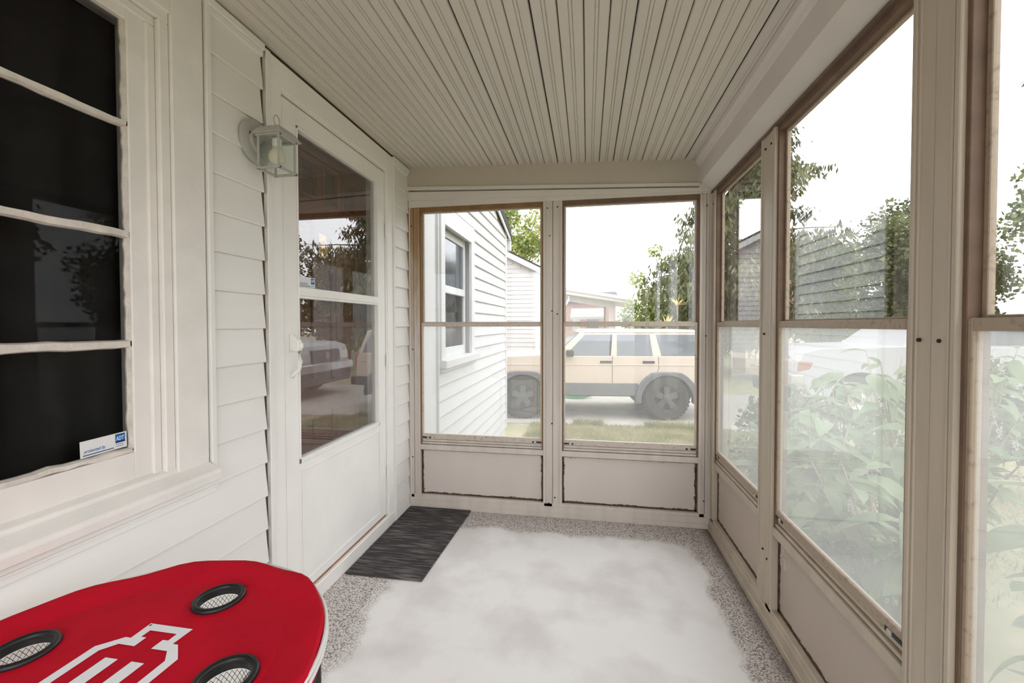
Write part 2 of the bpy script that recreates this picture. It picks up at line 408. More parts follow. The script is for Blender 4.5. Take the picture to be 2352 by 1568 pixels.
# top course is cut to a narrow strip under the soffit trim
for y0, y1 in ((1.212, 1.444), (2.552, 2.772)):
    pr = [(-.003, 2.29), (.004, 2.29), (.0145, S0 + .009), (.0155, S0 + .003), (.0135, S0 - .001), (.004, S0), (-.003, S0 + .004)]
    part('siding_course', MB().prism(pr, 'y', y0, y1), 'siding', wallL)
    part('soffit_trim', MB().box(-.003, .016, y0 - .012, y1 + .004, 2.286, 2.308).box(-.003, .024, y0 - .012, y1 + .004, 2.308, 2.334), 'siding', wallL, .002)
# J channels
def jchan(y0, y1, z0, z1, lip):
    """channel strip beside an opening; the thin lip stands on the side of the siding"""
    m = MB().box(-.003, .018, y0, y1, z0, z1)
    m.box(.0165, .0205, y0 - (.006 if lip < 0 else 0), y1 + (.006 if lip > 0 else 0), z0, z1)
    part('channel_strip', m, 'siding', wallL, .0015)
jchan(1.460, 1.480, .0, 2.325, -1)
jchan(1.196, 1.208, .735, 2.33, 1)
jchan(2.538, 2.548, .04, 2.31, 1)
jchan(2.783, 2.789, .0, 2.2, -1)
part('channel_strip', MB().box(-.003, .020, -.2, 1.208, .722, .742).box(.016, .023, -.2, 1.208, .738, .746), 'siding', wallL, .0015)

# ---------------------------------------------------------------- house window
win = struct('window_1', None, loc=(0, .5, .8), label='old white wooden window with four stacked dark panes')
K = 1.0244
gy0, gy1 = .06, .957 * K; gx = -.034
def Zg(z): return 1.2718 + (z - 1.2718) * K
m = MB()
for y0, y1 in ((1.085, 1.192), (-.19, -.085)):
    m.box(-.003, .012, y0, y1, .80, 2.325)
m.box(-.003, .012, -.085, 1.085, 2.19, 2.325)
part('casing', m, 'oldwhite', win, .003)
m = MB()   # stepped inner jamb
m.box(-.12, .004, 1.055, 1.085, .815, 2.16).box(-.12, -.010, 1.030, 1.055, .815, 2.135).box(-.12, .004, -.085, -.055, .815, 2.16).box(-.12, -.010, -.055, -.03, .815, 2.135)
m.box(-.12, .004, -.085, 1.085, 2.160, 2.195).box(-.12, -.010, -.055, 1.055, 2.135, 2.16)
part('jamb', m, 'oldwhite', win, .003)
def wavy_bar(mb, p0, p1, r0, r1, axis, n=26, amp=.0022):
    """rectangular bar whose glazing edges are uneven; along y or z. r0,r1 = lower and upper edge"""
    vs = []; fs = []
    for i in range(n + 1):
        t = p0 + (p1 - p0) * i / n; a = r0 + rnd.uniform(-amp, amp); b = r1 + rnd.uniform(-amp, amp)
        for x, q in ((gx - .004, a), (gx + .012, a + .004), (gx + .012, b - .004), (gx - .004, b)):
            vs.append((x, t, q) if axis == 'y' else (x, q, t))
    for i in range(n):
        for k in range(4): fs.append((i * 4 + k, i * 4 + (k + 1) % 4, i * 4 + 4 + (k + 1) % 4, i * 4 + 4 + k))
    fs += [(0, 1, 2, 3), (n * 4 + 3, n * 4 + 2, n * 4 + 1, n * 4)]
    mb.add(vs, fs)
sash = part('sash', MB().box(gx - .02, gx + .016, gy1 + .004, 1.032, .84, 2.14).box(gx - .02, gx + .016, -.03, gy0, .84, 2.14)
            .box(gx - .02, gx + .016, gy0, gy1 + .004, Zg(2.087), 2.14).box(gx - .02, gx + .016, gy0, gy1 + .004, .84, Zg(.925)), 'oldwhite', win, .002)
for a, b in ((1.800, 1.822), (1.504, 1.528), (1.208, 1.233)):
    mm = MB(); wavy_bar(mm, gy0, gy1 + .004, Zg(a), Zg(b), 'y'); part('glazing_bar', mm, 'putty', sash)
mm = MB(); wavy_bar(mm, Zg(.93), Zg(2.09), gy1 - .003, gy1 + .012, 'z', 60); part('putty', mm, 'putty', sash)
mm = MB(); wavy_bar(mm, gy0, gy1 + .004, Zg(.922), Zg(.942), 'y', 30, .003); part('putty', mm, 'putty', sash)
zr = [Zg(.935), Zg(1.22), Zg(1.516), Zg(1.811), Zg(2.10)]
for a, b in zip(zr, zr[1:]):
    part('pane', MB().box(gx - .003, gx, gy0 - .005, gy1 + .006, a, b), 'pane_house', sash)
sill_prof = [(-.12, .855), (-.03, .846), (.006, .836), (.010, .826), (.052, .806), (.058, .796), (.056, .772), (-.004, .772), (-.12, .772)]
part('sill', MB().prism(sill_prof, 'y', -.2, 1.192), 'oldwhite', win, .002)
part('apron_trim', MB().box(-.003, .028, -.2, 1.2, .747, .772), 'siding', win, .003)
# dark room behind: curtain and box
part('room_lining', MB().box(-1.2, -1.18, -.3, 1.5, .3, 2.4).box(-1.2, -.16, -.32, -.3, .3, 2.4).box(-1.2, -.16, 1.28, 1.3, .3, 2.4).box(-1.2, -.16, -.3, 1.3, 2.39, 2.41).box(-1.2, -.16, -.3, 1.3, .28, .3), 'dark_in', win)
cv = MB(); n = 60; vs = []
for i in range(n + 1):
    y = -.05 + 1.1 * i / n; x = -.13 + .012 * math.sin(i * .9) + .008 * math.sin(i * .37 + 1)
    vs += [(x, y, .86), (x, y, 2.14)]
cv.add(vs, [(2 * i, 2 * i + 2, 2 * i + 3, 2 * i + 1) for i in range(n)])
part('curtain', cv, 'curtain', win, smooth='all')

# ---------------------------------------------------------------- security stickers
def sticker(yc, zc, w, h, x, label, rot=0.):
    t = thing('security_sticker', (x, yc, zc), label, 'sticker', None, world=False); t.rotation_euler = (rot, 0, 0)
    part('paper', MB().box(0, .0008, -w / 2, w / 2, 0, h), 'sticker', t)
    part('emblem_block', MB().box(.0008, .0012, w * .24, w * .46, h * .38, h * .93), 'blue', t)
    part('emblem_shade', MB().box(.0012, .0014, w * .24, w * .46, h * .38, h * .50).box(.0012, .0014, w * .25, w * .45, h * .87, h * .91), 'navy', t)
    def letters(txt, size, y, z, mat, d, shear=0., sx=1.):
        vs, fs = text_mb(txt, size, 0, shear, size * .012)
        part('lettering', MB().add([(d, y + a * sx, z + b) for a, b, _ in vs], fs), mat, t)
    letters('ADT', h * .36, w * .252, h * .54, 'white', .0017, .1, .62)
    letters('protected by', h * .27, -w * .43, h * .27, 'blue', .0012, .3, .80)
    part('rule_line', MB().box(.0008, .0012, -w * .45, w * .2, h * .10, h * .15), 'navy', t)
    part('rule_line', MB().box(.0008, .0012, w * .25, w * .42, h * .27, h * .30).box(.0008, .0012, w * .25, w * .42, h * .15, h * .18), 'blue', t)
sticker(.920, .934, .110, .043, gx + .0005, 'white and blue security sticker in the lower corner of the dark window', .02)
sticker(1.733, 1.440, .112, .046, -.018, 'white and blue security sticker on the storm door glass above the crossbar')

# ---------------------------------------------------------------- storm door, frame and inner door
door = struct('door_1', None, loc=(0, 2.0, 0), label='white storm door with two glass panes and a kick panel')
m = MB().box(-.16, .010, 1.481, 1.546, 0.03, 2.330).box(-.16, .010, 2.462, 2.537, .03, 2.330).box(-.16, .010, 1.546, 2.462, 2.222, 2.330)
part('door_frame', m, 'trim', door, .002)
m = MB().box(-.05, .004, 1.546, 1.556, .085, 2.222).box(-.05, .004, 2.452, 2.462, .085, 2.222).box(-.05, .004, 1.556, 2.452, 2.211, 2.222)
part('frame_stop', m, 'trim', door, .0015)
SY0, SY1, SZ0, SZ1 = 1.562, 2.446, .096, 2.204
GY0, GY1 = 1.648, 2.362
slab = part('slab', MB().box(-.045, 0, SY0, GY0, SZ0, SZ1).box(-.045, 0, GY1, SY1, SZ0, SZ1).box(-.045, 0, GY0, GY1, 2.124, SZ1).box(-.045, 0, GY0, GY1, SZ0, .668), 'trim', door, .0025)
m = MB()
for a, b, c, d in ((GY0, GY0 + .008, .668, 2.124), (GY1 - .008, GY1, .668, 2.124), (GY0, GY1, 2.112, 2.124), (GY0, GY1, .668, .690)):
    m.box(-.03, .003, a, b, c, d)
part('glazing_bead', m, 'trim', slab, .0015)
part('crossbar', MB().box(-.03, .004, GY0 + .006, GY1 - .006, 1.398, 1.436).box(-.03, .001, GY0 + .006, GY1 - .006, 1.387, 1.398), 'trim', slab, .002)
part('pane', MB().box(-.022, -.019, GY0, GY1, 1.43, 2.116), 'pane_door', slab)
part('pane', MB().box(-.022, -.019, GY0, GY1, .685, 1.392), 'pane_door', slab)
m = MB()
m.box(0, .004, GY0 + .012, GY1 + .008, .628, .640).box(0, .004, GY0 + .012, GY1 + .008, .132, .144).box(0, .004, GY0 + .012, GY0 + .024, .144, .628).box(0, .004, GY1 - .004, GY1 + .008, .144, .628)
part('kick_moulding', m, 'trim', slab, .0018)
hd = part('handle', MB().prism([(0, 1.235), (.012, 1.232), (.040, 1.205), (.044, 1.165), (.038, 1.160), (0, 1.162)], 'y', 1.590, 1.616), 'trim', slab, .003)
part('push_button', MB().box(.040, .052, 1.596, 1.611, 1.172, 1.196), 'trim', hd, .003)
part('pull_grip', MB().tube([(.036, 1.604, 1.165), (.040, 1.604, 1.12), (.034, 1.604, 1.085), (.006, 1.604, 1.062), (.0, 1.604, 1.05)], [.009, .009, .008, .008, .009], 8), 'trim', hd, smooth='all')
for z in (.36, 1.05, 1.85):
    part('hinge', MB().tube([(.008, 2.450, z - .04), (.008, 2.450, z + .04)], .006, 10), 'trim', door, smooth=True)
part('threshold', MB().box(-.16, .006, 1.47, 2.62, 0.001, .078).box(-.16, .012, 1.50, 2.62, .060, .080), 'trim', door, .003)
part('sweep', MB().box(-.03, -.006, SY0, SY1, .080, .098), 'rust', door)
# inner door
d2 = struct('door_2', None, loc=(-.13, 2.0, .05), label='closed red-brown wooden door with small top lites behind the storm door')
lit = [(1.67, 1.79), (1.85, 1.97), (2.03, 2.145), (2.21, 2.33)]; zl = (1.915, 2.08)
m = MB(); wall_cells(m, -.175, -.13, 1.546, 2.462, .05, 2.222, [(a, b, *zl) for a, b in lit])
d2s = part('slab', m, 'woodred', d2)
for a, b in lit:
    part('lite', MB().box(-.158, -.152, a, b, *zl), 'dark_in', d2s)
    mm = MB()
    for p, q, r, s in ((a - .012, a, zl[0] - .012, zl[1] + .012), (b, b + .012, zl[0] - .012, zl[1] + .012), (a, b, zl[1], zl[1] + .012), (a, b, zl[0] - .012, zl[0])): mm.box(-.13, -.122, p, q, r, s)
    part('lite_frame', mm, 'woodred', d2s, .002)
for y0, y1 in ((1.66, 1.94), (2.08, 2.34)):
    for z0, z1 in ((.25, .82), (.98, 1.79)):
        mm = MB()
        for p, q, r, s in ((y0, y0 + .02, z0, z1), (y1 - .02, y1, z0, z1), (y0, y1, z1 - .02, z1), (y0, y1, z0, z0 + .02)): mm.box(-.13, -.119, p, q, r, s)
        part('panel_moulding', mm, 'woodred', d2s, .004)
        part('raised_panel', MB().box(-.13, -.123, y0 + .05, y1 - .05, z0 + .05, z1 - .05), 'woodred', d2s, .005)
kn = part('knocker', MB().box(-.13, -.126, 1.985, 2.045, 1.62, 1.74), 'brass', d2s, .003)
part('ring', MB().torus((-.115, 2.015, 1.665), .022, .005, 'x', 24, 8, 1.5), 'brass', kn, smooth='all')
part('knob', MB().lathe((-.13, 1.62, 1.0), [(.028, 0), (.028, .006), (.012, .008), (.012, .035), (.027, .045), (.03, .06), (.02, .07)], 'x', 24), 'brass', d2s, smooth=True)

# ---------------------------------------------------------------- lantern
lam = thing('wall_lantern', (0.02, 1.40, 1.80), 'grey-white metal wall lantern with clear panes on round backplate beside the storm door', 'lamp')
lx0, lx1, ly0, ly1, lz0, lz1 = .064, .152, 1.352, 1.444, 1.832, 1.950
part('backplate', MB().lathe((.015, 1.405, 1.948), [(.080, 0), (.080, .006), (.074, .011), (.045, .013), (.038, .02), (.02, .022)], 'x', 40), 'lampmetal', lam, smooth=True)
part('screw', MB().lathe((.0265, 1.365, 1.965), [(.005, 0), (.005, .003)], 'x', 12), 'hole', lam)
part('arm', MB().tube([(.03, 1.40, 1.945), (.055, 1.40, 1.975), (.085, 1.40, 1.985), (.105, 1.40, 1.972)], .011, 10), 'lampmetal', lam, smooth=True)
m = MB()
for x in (lx0, lx1 - .007):
    for y in (ly0, ly1 - .007): m.box(x, x + .007, y, y + .007, lz0, lz1)
for z in (lz0 - .003, lz1 - .004):
    m.box(lx0 - .004, lx1 + .004, ly0 - .004, ly0 + .008, z, z + .007).box(lx0 - .004, lx1 + .004, ly1 - .008, ly1 + .004, z, z + .007).box(lx0 - .004, lx0 + .008, ly0, ly1, z, z + .007).box(lx1 - .008, lx1 + .004, ly0, ly1, z, z + .007)
part('cage', m, 'lampmetal', lam, .001)
g = 0
for a in ((lx0 + .0045, lx1 - .0045, ly0 + .003, ly0 + .0045), (lx0 + .0045, lx1 - .0045, ly1 - .0045, ly1 - .003), (lx0 + .003, lx0 + .0045, ly0 + .0045, ly1 - .0045), (lx1 - .0045, lx1 - .003, ly0 + .0045, ly1 - .0045)):
    part('pane', MB().box(*a, lz0 + .005, lz1 - .005), 'pane_lamp', lam)
# domed roof: square at the brim, arching to a point
vs = []; N = 8; cx, cy = (lx0 + lx1) / 2, (ly0 + ly1) / 2
for i in range(N + 1):
    t = i / N * math.pi / 2; s = math.cos(t) * .052 if i < N else .006; z = lz1 + .004 + math.sin(t) * .040
    if i == 0: s = .056
    vs += [(cx - s, cy - s, z), (cx + s, cy - s, z), (cx + s, cy + s, z), (cx - s, cy + s, z)]
m = MB().add(vs, [(i * 4 + k, i * 4 + (k + 1) % 4, i * 4 + 4 + (k + 1) % 4, i * 4 + 4 + k) for i in range(N) for k in range(4)] + [(3, 2, 1, 0), (N * 4, N * 4 + 1, N * 4 + 2, N * 4 + 3)])
m.box(cx - .058, cx + .058, cy - .058, cy + .058, lz1 + .001, lz1 + .005)
part('roof', m, 'lampmetal', lam, smooth=True)
part('loop', MB().torus((cx, cy, lz1 + .066), .015, .0018, 'x', 24, 6, 1.3).tube([(cx, cy, lz1 + .042), (cx, cy, lz1 + .05)], .006, 8), 'lampmetal', lam, smooth='all')
part('socket', MB().lathe((cx, cy, lz1 - .03), [(.016, 0), (.016, .03)], 'z', 16), 'trim', lam, smooth=True)
part('bulb', MB().lathe((cx, cy, lz1 - .095), [(.002, 0), (.016, .004), (.026, .016), (.029, .030), (.024, .046), (.015, .058), (.014, .068)], 'z', 20), 'bulb', lam, smooth='all')

# ---------------------------------------------------------------- framed window walls
class Wall:
    """u along the wall, v towards the inside of the porch"""
    def __init__(s, kind): s.k = kind
    def box(s, mb, u0, u1, v0, v1, z0, z1):
        if s.k == 'B': return mb.box(u0, u1, D - v0, D - v1, z0, z1)
        if s.k == 'R': return mb.box(W - v0, W - v1, u0, u1, z0, z1)
        return mb.box(u0, u1, YR + v0, YR + v1, z0, z1)
    def pt(s, u, v, z):
        return {'B': (u, D - v, z), 'R': (W - v, u, z), 'E': (u, YR + v, z)}[s.k]
    def base(s, u): return {'B': (u, D, 0), 'R': (W, u, 0), 'E': (u, YR, 0)}[s.k]
NW = [1]
def frame4(wl, mb, u0, u1, v0, v1, z0, z1, wu, wz0, wz1):
    wl.box(mb, u0, u0 + wu, v0, v1, z0, z1); wl.box(mb, u1 - wu, u1, v0, v1, z0, z1)
    wl.box(mb, u0 + wu, u1 - wu, v0, v1, z0, z0 + wz0); wl.box(mb, u0 + wu, u1 - wu, v0, v1, z1 - wz1, z1)
def unit(wl, u0, u1, label, haze, brown=False, zt=2.077, scuffs=0):
    NW[0] += 1
    w = struct('window_%d' % NW[0], None, loc=wl.base((u0 + u1) / 2), label=label)
    m = MB(); frame4(wl, m, u0, u1, -.045, -.001, .40, zt, .012, .012, .030)
    part('outer_frame', m, 'brownwood' if brown else 'umber', w, .0015)
    a0, a1 = u0 + .012, u1 - .012
    m = MB(); frame4(wl, m, a0, a1, -.040, -.026, 1.268, zt - .028, .013, .022, .010)
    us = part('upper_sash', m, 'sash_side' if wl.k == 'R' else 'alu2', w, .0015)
    m = MB(); wl.box(m, a0 + .011, a1 - .011, -.0345, -.0315, 1.285, zt - .035); part('pane', m, 'pane_side' if wl.k == 'R' else 'pane_up', us)
    m = MB(); frame4(wl, m, u0 + .006, u1 - .006, -.024, -.004, .478, 1.284, .016, .036, .026)
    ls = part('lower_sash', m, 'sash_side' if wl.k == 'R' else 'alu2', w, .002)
    m = MB(); wl.box(m, u0 + .02, u1 - .02, -.0155, -.0125, .505, 1.262); part('pane', m, haze, ls)
    # stepped track under the sash
    m = MB(); wl.box(m, u0, u1, -.045, .004, .404, .440); wl.box(m, u0, u1, -.045, -.004, .444, .456); wl.box(m, u0, u1, -.045, -.012, .460, .474); wl.box(m, u0, u1, -.045, -.02, .40, .48)
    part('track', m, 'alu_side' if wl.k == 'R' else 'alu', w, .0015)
    for s, e in ((u0 + .014, 1), (u1 - .014, -1)):
        m = MB(); wl.box(m, s, s + e * .062, -.012, -.0015, .484, .494); la = part('latch', m, 'black', w)
        m = MB(); wl.box(m, s + e * .034, s + e * .050, -.012, .0015, .483, .495); part('latch_tab', m, 'tab', la, .001)
    # kick panel with its grimy seam
    m = MB(); wl.box(m, u0 + .006, u1 - .006, -.036, -.022, .078, .41)
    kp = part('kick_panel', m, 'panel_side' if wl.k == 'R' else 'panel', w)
    m = MB()
    def strip(horizontal, a, b, fixed, inward, wmin, wmax):
        t = a
        while t < b:
            e = min(b, t + rnd.uniform(.012, .035)); w_ = rnd.uniform(wmin, wmax)
            lo, hi = sorted((fixed, fixed + inward * w_))
            if horizontal: wl.box(m, t, e, -.030, -.0185, lo, hi)
            else: wl.box(m, lo, hi, -.030, -.0185, t, e)
            t = e
    strip(True, u0 + .004, u1 - .004, .086, 1, .012, .018); strip(True, u0 + .004, u1 - .004, .408, -1, .004, .010)
    strip(False, .09, .40, u0 + .002, 1, .010, .015); strip(False, .09, .40, u1 - .002, -1, .011, .017)
    part('seam', m, 'caulk', kp)
    # uneven flakes along the seam
    m = MB()
    for i in range(34):
        side = rnd.choice('tbblrb'); s = rnd.uniform(.004, .013)
        if side in 'tb':
            u = rnd.uniform(u0 + .01, u1 - .01); z = .40 if side == 't' else .096
            zz = (z - s * rnd.uniform(.6, 1.4), z + .004) if side == 't' else (z - .004, z + s * rnd.uniform(.5, 1.))
            wl.box(m, u, u + s * rnd.uniform(1, 4), -.0225, -.0205, *zz)
        else:
            z = rnd.uniform(.1, .39); u = u0 + .011 if side == 'l' else u1 - .011 - s
            wl.box(m, u, u + s, -.0225, -.0205, z, z + s * rnd.uniform(1, 4))
    f = part('flakes', m, 'flake', kp); f['kind'] = 'stuff'
    for i in range(scuffs):
        u = u1 - .02 - abs(rnd.gauss(0, .05)); z = rnd.uniform(.27, .375); w_ = rnd.uniform(.001, .004); h_ = rnd.uniform(.015, .05)
        m = MB(); wl.box(m, u, u + w_, -.0222, -.0215, z, z + h_); part('scuff', m, 'putty', kp)
    return w
NT = [0]
def post(wl, u0, u1, label, seam=None, mat='alu', z1=2.10, holes=()):
    NT[0] += 1
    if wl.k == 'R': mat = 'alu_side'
    p = struct('trim_%d' % NT[0], None, loc=wl.base((u0 + u1) / 2), label=label)
    s = seam if seam is not None else (u0 + u1) / 2
    m = MB(); wl.box(m, u0 + .001, s - .0012, -.045, .006, .0, z1)
    part('channel', m, mat, p, .002)
    m = MB(); wl.box(m, s + .0012, u1 - .001, -.045, .004, .0, z1)
    part('channel', m, mat, p, .002)
    m = MB(); wl.box(m, s - .0015, s + .0015, -.045, -.003, .0, z1); part('seam', m, 'cardark', p)
    m = MB(); wl.box(m, u0 - .004, u0 + .010, -.045, .010, .087, z1 - .02); wl.box(m, u1 - .010, u1 + .004, -.045, .008, .087, z1 - .02)
    wl.box(m, u0 + .014, u0 + .020, .0, .009, .087, z1 - .02); wl.box(m, u1 - .022, u1 - .016, .0, .0065, .087, z1 - .02)
    part('flange', m, mat, p, .002)
    for (u, z) in holes:
        c = wl.pt(u, .006, z)
        part('screw', MB().lathe(c, [(.0045, -.003), (.0045, .0035)], 'y' if wl.k != 'R' else 'x', 10), 'hole', p)
    return p
B, Rw, E_ = Wall('B'), Wall('R'), Wall('E')
# back wall
unit(B, .084, .944, 'storm window looking onto the white house wing, bare brown head frame', 'pane_haze', True)
unit(B, 1.064, 1.914, 'storm window looking onto the parked beige vehicle', 'pane_haze')
hs = [(.97, 2.03), (1.035, 2.035), (.985, 1.85), (1.0, 1.36), (1.035, 1.34), (1.02, .13), (.98, .09), (1.0, .62)]
post(B, .002, .082, 'corner post between siding and back storm window with bare wood top', mat='wornpost', holes=[(.03, 1.95), (.03, .35), (.035, 1.1)])
post(B, .946, 1.062, 'post between the two back storm windows', holes=hs)
post(B, 1.916, 1.984, 'back corner post next to the side windows', holes=[(1.95, 2.0), (1.95, 1.2), (1.945, .17)])
# right wall
unit(Rw, 2.030, 2.712, 'narrow side storm window next to the back corner', 'pane_haze2', scuffs=6)
unit(Rw, 1.152, 1.888, 'wide side storm window in front of the leafy shrubs', 'pane_haze2', scuffs=22)
unit(Rw, .280, 1.016, 'side storm window nearest the table with leaves behind its screen', 'pane_haze2')
unit(Rw, -.592, .144, 'side storm window further along the porch', 'pane_haze2')
post(Rw, 2.714, 2.788, 'side wall corner post by the back windows', holes=[(2.75, 2.0)])
post(Rw, 1.892, 2.028, 'post between the narrow and the wide side windows', holes=[(1.99, 2.02), (1.93, 2.02), (1.985, 1.23), (1.975, .3), (1.93, .28)], seam=1.945)
post(Rw, 1.020, 1.148, 'broad post beside the wide side window', seam=1.085, holes=[(1.06, 1.235), (1.118, 1.235)])
post(Rw, .148, .276, 'broad post along the side wall')
post(Rw, YR + .01, -.596, 'wide post at the rear corner')
# unseen rear end, left open between slim posts to light the back wall
post(E_, .002, .082, 'rear post at the house wall'); post(E_, 1.916, 1.984, 'rear outer corner post')
# bottom rails
def rail(name, wl, u0, u1, label):
    m = MB(); wl.box(m, u0, u1, -.045, .006, 0, .090); wl.box(m, u0, u1, .0, .012, 0, .070); wl.box(m, u0, u1, .0, .020, 0, .030)
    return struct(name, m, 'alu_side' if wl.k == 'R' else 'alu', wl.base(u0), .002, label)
rail('baseboard_back', B, .0, W - .002, 'scuffed grey bottom rail under the back windows')
rail('baseboard_right', Rw, YR, D - .022, 'scuffed grey bottom rail under the side windows')
# chips of paint and debris on the side rail
# headers
m = MB().prism([(0, 2.215), (1.907, 2.135), (1.907, ceil_z(1.907) + .02), (0, ceil_z(0) + .02)], 'y', D - .022, D + .05)
hb = struct('wall_back', m, 'header', (0, D, 0), label='taupe header board above the back windows')
part('ledge_strip', MB().prism([(.004, 2.190), (1.905, 2.116), (1.905, 2.135), (.004, 2.214)], 'y', D - .034, D + .05), 'beam', hb, .002)
part('ledge_strip', MB().prism([(.004, 2.122), (1.97, 2.083), (1.97, 2.104), (1.80, 2.112), (.004, 2.180)], 'y', D - .026, D + .05), 'beam', hb, .002)
part('head_casing', MB().prism([(.004, 2.076), (1.984, 2.074), (1.984, 2.086), (.004, 2.126)], 'y', D - .010, D + .05), 'beam', hb)
part('corner_bead', MB().box(.0, .012, D - .034, D - .018, 2.22, 2.335), 'beam', hb, .004)
br = [(1.906, 2.134), (1.918, 2.128), (1.982, 2.090), (W + .05, 2.078), (W + .05, 2.42), (1.90, 2.42), (1.90, 2.27)]
wr = struct('wall_right', MB().prism(br, 'y', YR - .05, D - .023), 'beam', (W, YR, 0), label='taupe beam above the side windows')
part('crown_moulding', MB().prism([(1.868, ceil_z(1.868) + .012), (1.872, 2.256), (1.886, 2.248), (1.894, 2.236), (1.903, 2.232), (1.903, 2.29)], 'y', YR, D - .023), 'beam', wr)
part('head_casing', MB().box(W - .012, W + .05, YR, D - .001, 2.070, 2.082), 'umber', wr)
part('corner_block', MB().box(1.90, W + .05, D - .0225, D + .05, 2.085, 2.42), 'beam', wr)
m = MB().box(0, W, YR - .05, YR + .02, 2.072, 2.42)
struct('wall_rear', m, 'beam', (0, YR, 0), label='taupe header above the open rear end')

# ---------------------------------------------------------------- roof of the porch and the house beyond
struct('roof', MB().box(-.16, W + .16, YR - .2, D + .2, 2.421, 2.50), 'shingle', label='porch roof')
house = struct('wall_house', None, loc=(-.1, 2.9, GZ), label='white sided house wing beyond the porch')
m = MB(); HY0, HY1 = 2.872, 6.33
wall_cells(m, -.18, -.004, HY0, HY1, GZ, 2.7, [(3.46, 4.42, .93, 2.16)])
m.prism([(HY0 - 4, 2.7), (HY1, 2.7), (2.6, 3.7)], 'x', -.18, -.004)
m.box(-7, -.2, HY1 - .18, HY1, GZ, 2.7); m.box(-7, -.165, YR - 3.2, YR - 3, GZ, 2.7)
m.box(-.16, -.004, YR - 3.2, YR - .12, GZ, 2.7).box(-.16, -.004, YR - .12, HY0, 2.43, 2.7)
part('sheathing', m, 'wing', house)
part('foundation', MB().box(-.17, -.012, HY0, HY1 - .01, GZ, -.27), 'found', house)
part('corner_board', MB().box(-.004, .026, HY0, 3.235, -.27, 2.66).box(-.004, .028, 3.328, 3.345, -.27, 2.7).box(-.004, .006, 3.235, 3.328, -.27, 2.7), 'wing', house, .002)
part('corner_board', MB().box(-.004, .028, 6.262, 6.335, -.29, 2.66), 'wing', house, .003)
def segsW(z):
    if z + .02 > 2.66:
        top = 6.30 - (z + .13 - 2.66) / .26
        return [(3.352, max(3.5, top))]
    if z > .78 and z < 2.27: return [(4.48, 6.26)]
    return [(3.352, 6.26)]
courses(house, segsW, [2.695 + EX * 3 - EX * k for k in range(27)], 'wing', dep=1.6)
rf = part('roof', MB().prism([(6.52, 2.60), (6.50, 2.72), (2.6, 3.72), (-1.4, 2.72), (-1.4, 2.60), (2.6, 3.58)], 'x', -7, .07), 'shingle', house)
part('rake_board', MB().prism([(6.48, 2.56), (6.48, 2.67), (2.6, 3.64), (2.6, 3.5)], 'x', .045, .062), 'wing', house)
part('gutter_end', MB().box(-.10, .05, 6.5, 6.6, 2.42, 2.58), 'wing', house, .004)
hw = part('house_window', MB().box(-.004, .028, 3.40, 3.50, .95, 2.30).box(-.004, .028, 4.35, 4.47, .95, 2.30).box(-.004, .028, 3.50, 4.35, 2.13, 2.30).box(-.15, -.05, 3.44, 3.50, .93, 2.2).box(-.15, -.05, 4.35, 4.44, .93, 2.2), 'wing', house, .003)
part('sill', MB().box(-.12, .075, 3.39, 4.50, .90, .97).box(-.01, .04, 3.40, 4.48, .865, .90), 'wing', hw, .004)
m = MB().box(-.075, -.045, 3.50, 3.545, .97, 2.13).box(-.075, -.045, 4.30, 4.35, .97, 2.13).box(-.075, -.045, 3.545, 4.30, 2.07, 2.13).box(-.075, -.035, 3.545, 4.30, 1.56, 1.63).box(-.075, -.045, 3.545, 4.30, .97, 1.06)
part('sash', m, 'wing', hw, .004)
part('pane', MB().box(-.066, -.06, 3.545, 4.30, 1.62, 2.08), 'carglass', hw); part('pane', MB().box(-.07, -.064, 3.545, 4.30, 1.05, 1.57), 'pane_house', hw)
part('blind', MB().box(-.13, -.125, 3.5, 4.34, 1.0, 2.1), 'found', hw)

# garage wall beyond the vehicle
gar = struct('wall_garage', None, loc=(-2, 12.1, GZ), label='pale grey-white sided garage gable behind the parked vehicle')
part('sheathing', MB().prism([(-6, GZ), (-.15, GZ), (-.15, 2.80), (-2.3, 3.90), (-6, 3.2)], 'y', 12.15, 17), 'shed', gar)
for k in range(29):
    z = GZ + .1 + k * .125
    x1 = -.24 if z < 2.66 else -.24 - (z + .12 - 2.78) / .512
    if x1 < -1.9: break
    part('siding_course', MB().prism([(12.152, z + .127), (12.148, z + .127), (12.132, z + .008), (12.134, z), (12.152, z)], 'x', -5.8, x1), 'shed', gar)
part('corner_board', MB().box(-.24, -.13, 12.12, 12.16, GZ, 2.80).box(-.14, -.12, 12.14, 16.9, GZ, 2.8), 'wing', gar)
part('rake_board', MB().prism([(.02, 2.66), (.02, 2.82), (-2.3, 4.0), (-2.3, 3.84)], 'y', 11.95, 11.99), 'wing', gar)
part('roof', MB().prism([(.04, 2.82), (.04, 2.86), (-2.3, 4.05), (-2.3, 4.0)], 'y', 11.93, 17.1), 'shingle', gar)

# ---------------------------------------------------------------- doormat
mt = thing('doormat', (.21, 2.36, 0.001), 'dark grey woven doormat lying in front of the storm door', 'mat')
m = MB().prism([(.014, 1.962), (.425, 1.965), (.452, 2.768), (.014, 2.768)], 'z', .001, .009)
part('woven_field', m, 'mat', mt, .002)
m = MB()
for i in range(34):
    y = 1.975 + i * .0238
    m.box(.018, .424 + .027 * (y - 1.965) / .8, y, y + .011, .0085, .0108)
part('ribs', m, 'mat', mt, .0008)

